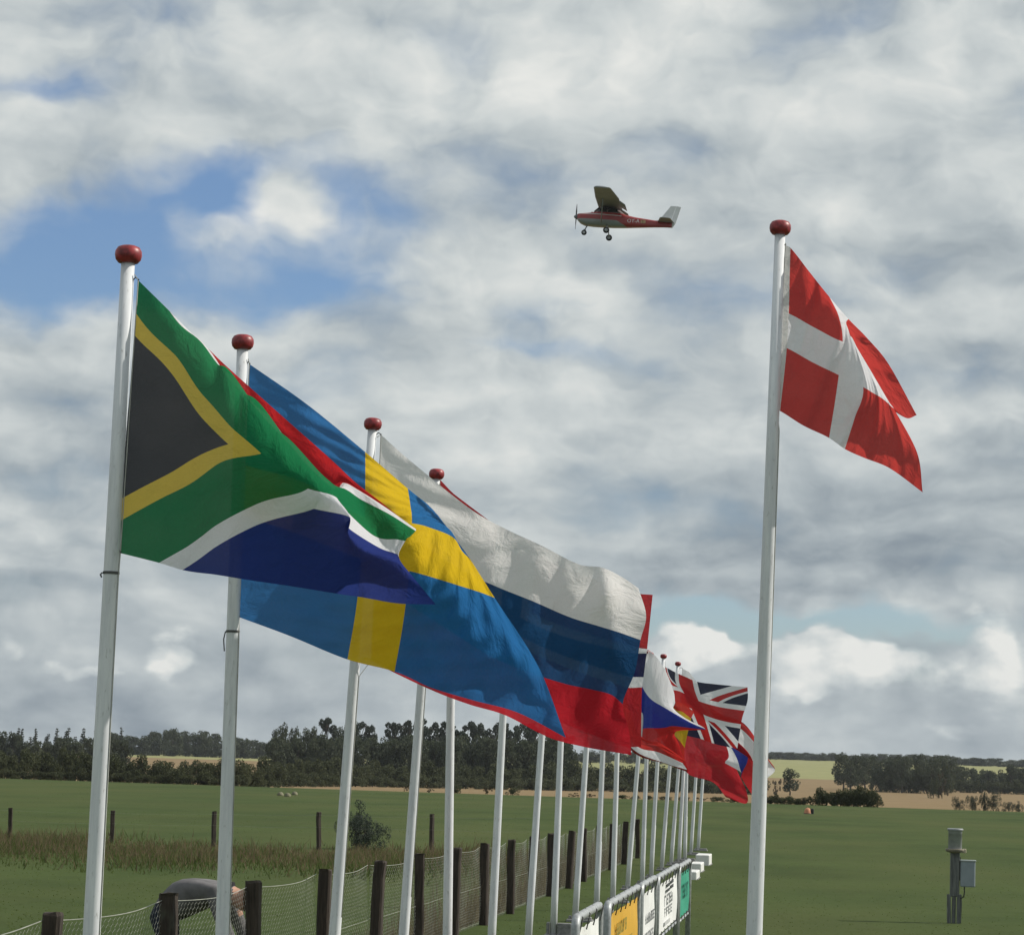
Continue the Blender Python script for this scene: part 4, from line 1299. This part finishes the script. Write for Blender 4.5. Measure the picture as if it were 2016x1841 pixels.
# ------------------------------------------------------------------ trees and shrubs
def leaf_cloud(clumps, nleaf, size, seed, squash=1.0):
    r = np.random.default_rng(seed); C_, N_ = [], 0
    tot = sum(c[3] ** 2 for c in clumps); P = []
    for cx, cy, cz, cr in clumps:
        k = max(6, int(nleaf * cr ** 2 / tot))
        d = r.normal(0, 1, (k, 3)); d /= np.linalg.norm(d, axis=1)[:, None]
        rad = cr * r.uniform(0.35, 1.0, k) ** 0.5
        P.append(np.array([cx, cy, cz]) + d * rad[:, None] * np.array([1, 1, squash]))
    P = np.concatenate(P); n_ = len(P)
    a = r.normal(0, 1, (n_, 3)); a /= np.linalg.norm(a, axis=1)[:, None]
    b = np.cross(a, r.normal(0, 1, (n_, 3))); b /= np.linalg.norm(b, axis=1)[:, None]
    s = size * r.uniform(.6, 1.3, n_)[:, None]
    v = np.stack([P - a * s, P - b * s * .6, P + a * s, P + b * s * .6], 1).reshape(-1, 3)
    v[:, 2] = np.maximum(v[:, 2], 0.0)
    return v, np.arange(4 * n_).reshape(-1, 4)


def trunk_mesh(h, r, branches, seed, name):
    rr = random.Random(seed); m_ = MB()
    path = [Vector((0, 0, -.03))]; 
    for k in range(1, 6): path.append(Vector((rr.uniform(-.02, .02), rr.uniform(-.02, .02), h * k / 5)))
    m_.tube(path, [r * (1 - .7 * k / 5) for k in range(6)], 7)
    for c in branches:
        s_ = path[rr.randint(2, 5)]
        e = Vector(c[:3]); m_.tube([s_, s_.lerp(e, .5) + Vector((0, 0, .02)), e], [r * .45, r * .3, r * .1], 5)
    ob = m_.build(name, M['bark'], None, True); me = ob.data; bpy.data.objects.remove(ob)
    return me


def proto(kind, seed):
    rr = random.Random(seed); cl = []
    if kind == 'broad':
        for k in range(26):
            a = rr.uniform(0, 6.28); z = rr.uniform(.22, .93); w = .34 * math.sin(min(1, (z - .05) / .95) * math.pi) ** .6
            q = w * rr.uniform(.3, 1.0); cl.append((math.cos(a) * q, math.sin(a) * q, z, rr.uniform(.08, .15)))
        v, f = leaf_cloud(cl, 2600, .026, seed); mt = 'leaf_dark'; tr = trunk_mesh(.62, .03, cl[::4], seed, 'trunk')
    elif kind == 'full':             # leafy to the ground, for closed wood edges
        for k in range(30):
            a = rr.uniform(0, 6.28); z = rr.uniform(.06, .90); w = .36 * (1 - max(0, z - .5) * 1.3) ** .7
            q = w * rr.uniform(.2, 1.0); cl.append((math.cos(a) * q, math.sin(a) * q, z, rr.uniform(.10, .17)))
        v, f = leaf_cloud(cl, 3000, .034, seed); mt = 'leaf_dark'; tr = trunk_mesh(.6, .03, cl[::5], seed, 'trunk')
    elif kind == 'open':             # tall, thin see-through crown on a bare stem
        for k in range(17):
            a = rr.uniform(0, 6.28); z = rr.uniform(.50, .95); w = .22 * math.sin(min(1, (z - .35) / .68) * math.pi) ** .7
            q = w * rr.uniform(.4, 1.0); cl.append((math.cos(a) * q, math.sin(a) * q, z, rr.uniform(.05, .085)))
        v, f = leaf_cloud(cl, 2000, .022, seed, .8); mt = 'leaf_pine'; tr = trunk_mesh(.88, .022, cl[::2], seed, 'trunk')
    elif kind == 'conifer':
        for k in range(16):
            z = .12 + .86 * k / 15; w = .17 * (1 - z) + .012
            for j in range(5 if z < .8 else 2):
                a = rr.uniform(0, 6.28); cl.append((math.cos(a) * w * .7, math.sin(a) * w * .7, z - .02, .035 + .05 * (1 - z)))
        v, f = leaf_cloud(cl, 1900, .022, seed, .6); mt = 'leaf_pine'; tr = trunk_mesh(.95, .022, [], seed, 'trunk')
    elif kind == 'shrub':
        for k in range(22):
            a = rr.uniform(0, 6.28); q = rr.uniform(0, .55); z = rr.uniform(.10, .80) * (1.05 - q * .55)
            cl.append((math.cos(a) * q, math.sin(a) * q, z, rr.uniform(.12, .22)))
        v, f = leaf_cloud(cl, 2400, .038, seed); mt = 'leaf_shrub'; tr = trunk_mesh(.5, .03, cl[::3], seed, 'trunk')
    elif kind == 'bramble':
        for k in range(40):
            a = rr.uniform(0, 6.28); q = rr.uniform(0, .62) ; z = rr.uniform(.05, .92) * (1.08 - q * .75)
            cl.append((math.cos(a) * q, math.sin(a) * q, z, rr.uniform(.07, .17)))
        v, f = leaf_cloud(cl, 5200, .018, seed); mt = 'leaf_pine'; tr = trunk_mesh(.5, .02, cl[::2], seed, 'trunk')
    else:                            # sparse twiggy shrub
        for k in range(18):
            a = rr.uniform(0, 6.28); q = rr.uniform(.05, .62); z = rr.uniform(.10, .95)
            cl.append((math.cos(a) * q, math.sin(a) * q, z, rr.uniform(.07, .14)))
        v, f = leaf_cloud(cl, 1900, .028, seed); mt = 'leaf_brown'; tr = trunk_mesh(.6, .02, cl, seed, 'trunk')
    return np_mesh('crown', v, f, M[mt]), tr


PROTO = {k: [proto(k, 100 + 10 * i + j) for j in range(3)] for i, k in enumerate(('broad', 'open', 'conifer', 'shrub', 'sparse', 'full', 'bramble'))}
cnt = 0


def plant(kind, x, ytop, Y, wpx, name, label, cat, group, zb=None):
    """crown top at sight line (x, ytop), distance Y, crown width in picture units"""
    global cnt
    p = at(x, ytop, Y); g_ = gz(p.y, p.x) if zb is None else zb
    h = max(p.z - g_, .3); w = wpx * Y / F_PX
    cw_ = {'broad': .80, 'open': .56, 'conifer': .40, 'shrub': 1.35, 'sparse': 1.35, 'full': .86, 'bramble': 1.35}[kind]
    cme, tme = PROTO[kind][cnt % 3]; cnt += 1
    o = thing(name, label, cat, (p.x, p.y, g_ - .02 * h), group)
    o.scale = (w / cw_, w / cw_, h); o.rotation_euler = (0, 0, random.uniform(0, 6.28))
    link_mesh('crown', cme, o); link_mesh('trunk', tme, o)
    return o


U = random.uniform
# spruces on the left skyline
for x in range(-30, 255, 13):
    plant('conifer', x + U(-5, 5), 1437 + .02 * x + U(-13, 12), U(600, 660), U(26, 36), 'spruce', 'dark pointed spruce on the skyline behind the hedge', 'tree', 'spruces on the skyline')
for x in range(-20, 250, 22):
    plant('full', x + U(-6, 6), 1456 + U(-8, 8) - (14 if x < 30 else 0), U(500, 560), U(40, 55), 'leafy_tree', 'leafy tree standing in front of the skyline spruces', 'tree', 'trees in front of the spruces')
# wood beyond the pale strip
for x in range(215, 560, 13):
    plant('full', x + U(-5, 5), (1446 if x < 330 else 1438 if x < 425 else 1455) + U(-7, 8), U(1000, 1060), U(40, 54), 'wood_tree', 'dark tree of the wood beyond the pale strip', 'tree', 'trees of the wood beyond the pale strip')
# tall belt
belt = [(548, 1432, 30), (562, 1424, 34), (580, 1428, 30), (600, 1430, 34), (622, 1432, 36), (645, 1408, 46), (668, 1428, 34), (684, 1428, 30), (700, 1420, 34), (720, 1406, 44), (738, 1440, 18)]
for x, y, w in belt:
    plant('open' if w > 40 else 'broad', x, y, U(500, 540), w * 1.1, 'belt_tree', 'tree in the tall belt above the grey roofed farmhouse', 'tree', 'trees of the belt above the farmhouse')
x = 772
while x < 1120:
    plant('open', x, 1412 + U(-5, 9) + .02 * (x - 772), U(500, 560), U(46, 60), 'tall_thin_tree', 'tall thin crowned tree with bare stem in the row behind the hedge', 'tree', 'thin crowned trees in a row')
    x += U(15, 21)
for x in range(545, 1130, 15):
    plant('full', x + U(-6, 6), 1453 + U(-8, 7), U(470, 495), U(50, 64), 'understorey_tree', 'low dark tree filling in beneath the tall belt', 'tree', 'low trees beneath the belt')
for x in range(1120, 1500, 24):
    plant('full', x + U(-6, 6), 1478 + U(-5, 6), U(1150, 1250), U(36, 50), 'distant_tree', 'distant tree beyond the pale crop strip behind the pole row', 'tree', 'distant trees behind the pole row')
# hedge along the far edge
x = -30
while x < 1500:
    Yh = float(np.interp(x, [480, 560, 720, 1000, 1400], [245, 330, 385, 430, 520])) + U(-6, 6)
    yt = 1489 + .012 * x + U(-7, 6)
    if x < 250: yt -= 18
    if 250 <= x < 440: yt -= 4
    if 440 < x < 980: yt -= 5
    if x > 1080: yt -= 6
    plant('shrub', x, yt, Yh, U(58, 84), 'hedge_bush', 'dark bush in the long hedge along the far side of the meadow', 'bush', 'bushes of the long hedge')
    x += U(22, 30)
x = -20
while x < 1480:                      # lower, nearer row closes its foot
    Yh = float(np.interp(x, [480, 560, 720, 1000, 1400], [238, 318, 372, 416, 505]))
    plant('shrub', x, 1512 + .016 * x + U(-6, 5), Yh, U(50, 70), 'low_hedge_bush', 'low bush closing the foot of the long hedge', 'bush', 'low bushes of the long hedge')
    x += U(26, 36)
# shrubs on the meadow edge
for x, y, w, k in ((1128, 1568, 26, 'sparse'), (1160, 1562, 30, 'sparse'), (1225, 1560, 34, 'shrub'), (1252, 1566, 26, 'shrub'), (1278, 1563, 26, 'shrub'), (1310, 1563, 30, 'shrub'), (1345, 1562, 34, 'shrub'), (1380, 1566, 30, 'sparse'), (1412, 1563, 34, 'shrub'), (1446, 1562, 36, 'shrub'),
                   (800, 1543, 16, 'sparse'), (845, 1545, 22, 'sparse'), (895, 1538, 34, 'shrub'), (960, 1544, 28, 'sparse'), (1010, 1545, 30, 'shrub')):
    plant(k, x, y + 3, 186, w, 'edge_shrub', 'small shrub on the meadow edge seen between the flagpoles', 'shrub', 'shrubs on the meadow edge behind the poles')
for x, y, w in ((1505, 1560, 30), (1530, 1562, 34), (1556, 1564, 30), (1582, 1566, 30), (1612, 1547, 46), (1628, 1553, 44), (1640, 1554, 44), (1655, 1552, 48), (1668, 1546, 50), (1682, 1545, 50), (1694, 1543, 54), (1708, 1546, 50), (1720, 1550, 46), (1518, 1565, 36), (1544, 1566, 34), (1570, 1568, 34)):
    plant('shrub', x, y, 178, w, 'thicket_bush', 'bush in the green thicket on the meadow edge before the stubble field', 'bush', 'bushes of the thicket')
for x, y, w in ((1884, 1565, 30), (1914, 1560, 36), (1938, 1546, 20), (1956, 1557, 46), (1985, 1574, 30), (2004, 1576, 28)):
    plant('bramble', x, y, 182, w, 'scrub_bush', 'low scrub bush on the meadow edge by the open stubble', 'bush', 'scrub bushes by the stubble')
# the lone pair of trees in the stubble
plant('broad', 1556, 1511, 520, 44, 'field_tree', 'lone round crowned tree standing in the stubble field', 'tree', None)
plant('sparse', 1528, 1533, 500, 24, 'small_field_tree', 'small thin tree beside the lone round crowned one', 'tree', None)
# copse on the right
x = 1662
while x < 1868:
    plant('broad', x, 1490 + U(-8, 5), U(640, 700), U(46, 62), 'copse_tree', 'broad dark tree of the copse in the stubble field', 'tree', 'trees of the copse')
    x += U(12, 17)
for x in range(1735, 1866, 18):
    plant('shrub', x, 1506 + U(-4, 4), 660, U(40, 52), 'copse_bush', 'bush filling the copse under its trees', 'bush', 'bushes of the copse')
plant('shrub', 1838, 1526, 560, 26, 'dark_round_bush', 'dark upright bush standing in front of the copse', 'bush', None)
plant('sparse', 1856, 1520, 560, 26, 'bare_stemmed_tree', 'bare stemmed small tree beside the dark upright bush', 'tree', None)
for x in range(1880, 2040, 14):
    plant('full', x + U(-4, 4), 1506 + U(-5, 8) + (10 if 1905 < x < 1965 else 0), U(740, 780), U(34, 46), 'hedgerow_tree', 'dark tree in the hedgerow beside the copse', 'tree', 'trees of the hedgerow beside the copse')
for x in range(1890, 2040, 18):
    plant('shrub', x + U(-4, 4), 1530 + U(-4, 5) + (x - 1890) * .05, 700, U(34, 46), 'hedgerow_bush', 'bush at the foot of the hedgerow beside the copse', 'bush', 'bushes of the hedgerow')
for x in range(1500, 2050, 11):
    plant('full', x + U(-4, 4), 1483 + .014 * (x - 1500) + U(-4, 3) + (6 if x > 1880 else 0), U(1500, 1580), U(34, 46), 'skyline_tree', 'far tree of the skyline wood above the pale crop field', 'tree', 'trees of the skyline wood')
# the bush in the rough grass
plant('bramble', 708, 1574, 57.5, 100, 'bramble_bush', 'dark twiggy bush in the rough brown grass behind the third pole', 'bush', None, 0)
plant('bramble', 722, 1598, 57.1, 92, 'low_bramble', 'low dense bramble at the foot of the twiggy bush', 'bush', None, 0)

# telegraph poles and farmhouse far behind
for (x, y0), lab in (((569.5, 1441), 'pale telegraph pole before the tall belt, by the field gap'), ((742.7, 1459), 'pale telegraph pole before the thin crowned trees')):
    Yp = 540.0; p = at(x, y0, Yp); g_ = gz(Yp)
    o = thing('telegraph_pole', lab, 'pole', (p.x, p.y, g_))
    MB().tube([(p.x, p.y, g_ - .2), (p.x, p.y, p.z)], [.17, .12], 8).build('shaft', M['grey_wood'], o, True)
    MB().box((p.x - .7, p.y - .06, p.z - .5), (p.x + .7, p.y + .06, p.z - .38)).build('crossarm', M['grey_wood'], o)
Yf = 560.0
a, b = at(606, 1492, Yf), at(678, 1492, Yf); zt = at(640, 1474, Yf).z; g_ = gz(Yf)
ze = at(640, 1489, Yf).z
H = thing('farmhouse', 'low farmhouse with a dark grey roof half hidden by the hedge', 'house', (a.x, Yf, g_))
MB().box((a.x, Yf, g_ - .3), (b.x, Yf + 6, ze)).build('wall', plain('house_wall', (.10, .10, .10), .9), H)
rf = MB(); ov = .4
rf.add([(a.x - ov, Yf - ov, ze - .05), (b.x + ov, Yf - ov, ze - .05), (b.x + ov, Yf + 6 + ov, ze - .05), (a.x - ov, Yf + 6 + ov, ze - .05), (a.x - ov, Yf + 3, zt), (b.x + ov, Yf + 3, zt)],
       [(0, 1, 5, 4), (2, 3, 4, 5), (3, 0, 4), (1, 2, 5), (3, 2, 1, 0)])
roof = rf.build('roof', plain('slate_roof', (.05, .055, .062), .8), H)
for fx in (.55, .72):
    xx = a.x + (b.x - a.x) * fx; zz = ze + .42
    MB().box((xx - .22, Yf - .1, zz - .10), (xx + .22, Yf + 1.5, zz + .30)).build('skylight', M['white'], roof)
MB().box((a.x + 1, Yf - .03, ze - .8), (a.x + 1.9, Yf + .05, ze - .2)).build('window', M['glass'], H)

# ------------------------------------------------------------------ air
hz = MB().box((-3300, -110, -6), (3300, 3300, 70)).build('haze', bpy.data.materials.new('thin_haze'))
hz['kind'] = 'stuff'; tag(hz, 'thin pale haze in the air over the fields', 'haze')
hm_ = hz.data.materials[0]; hm_.use_nodes = True; ht = hm_.node_tree; ht.nodes.clear()
ho = ht.nodes.new('ShaderNodeOutputMaterial'); pv_ = ht.nodes.new('ShaderNodeVolumePrincipled')
pv_.inputs['Color'].default_value = (0.86, 0.92, 1.0, 1); pv_.inputs['Density'].default_value = 0.00007
pv_.inputs['Anisotropy'].default_value = 0.2
ht.links.new(pv_.outputs[0], ho.inputs['Volume'])
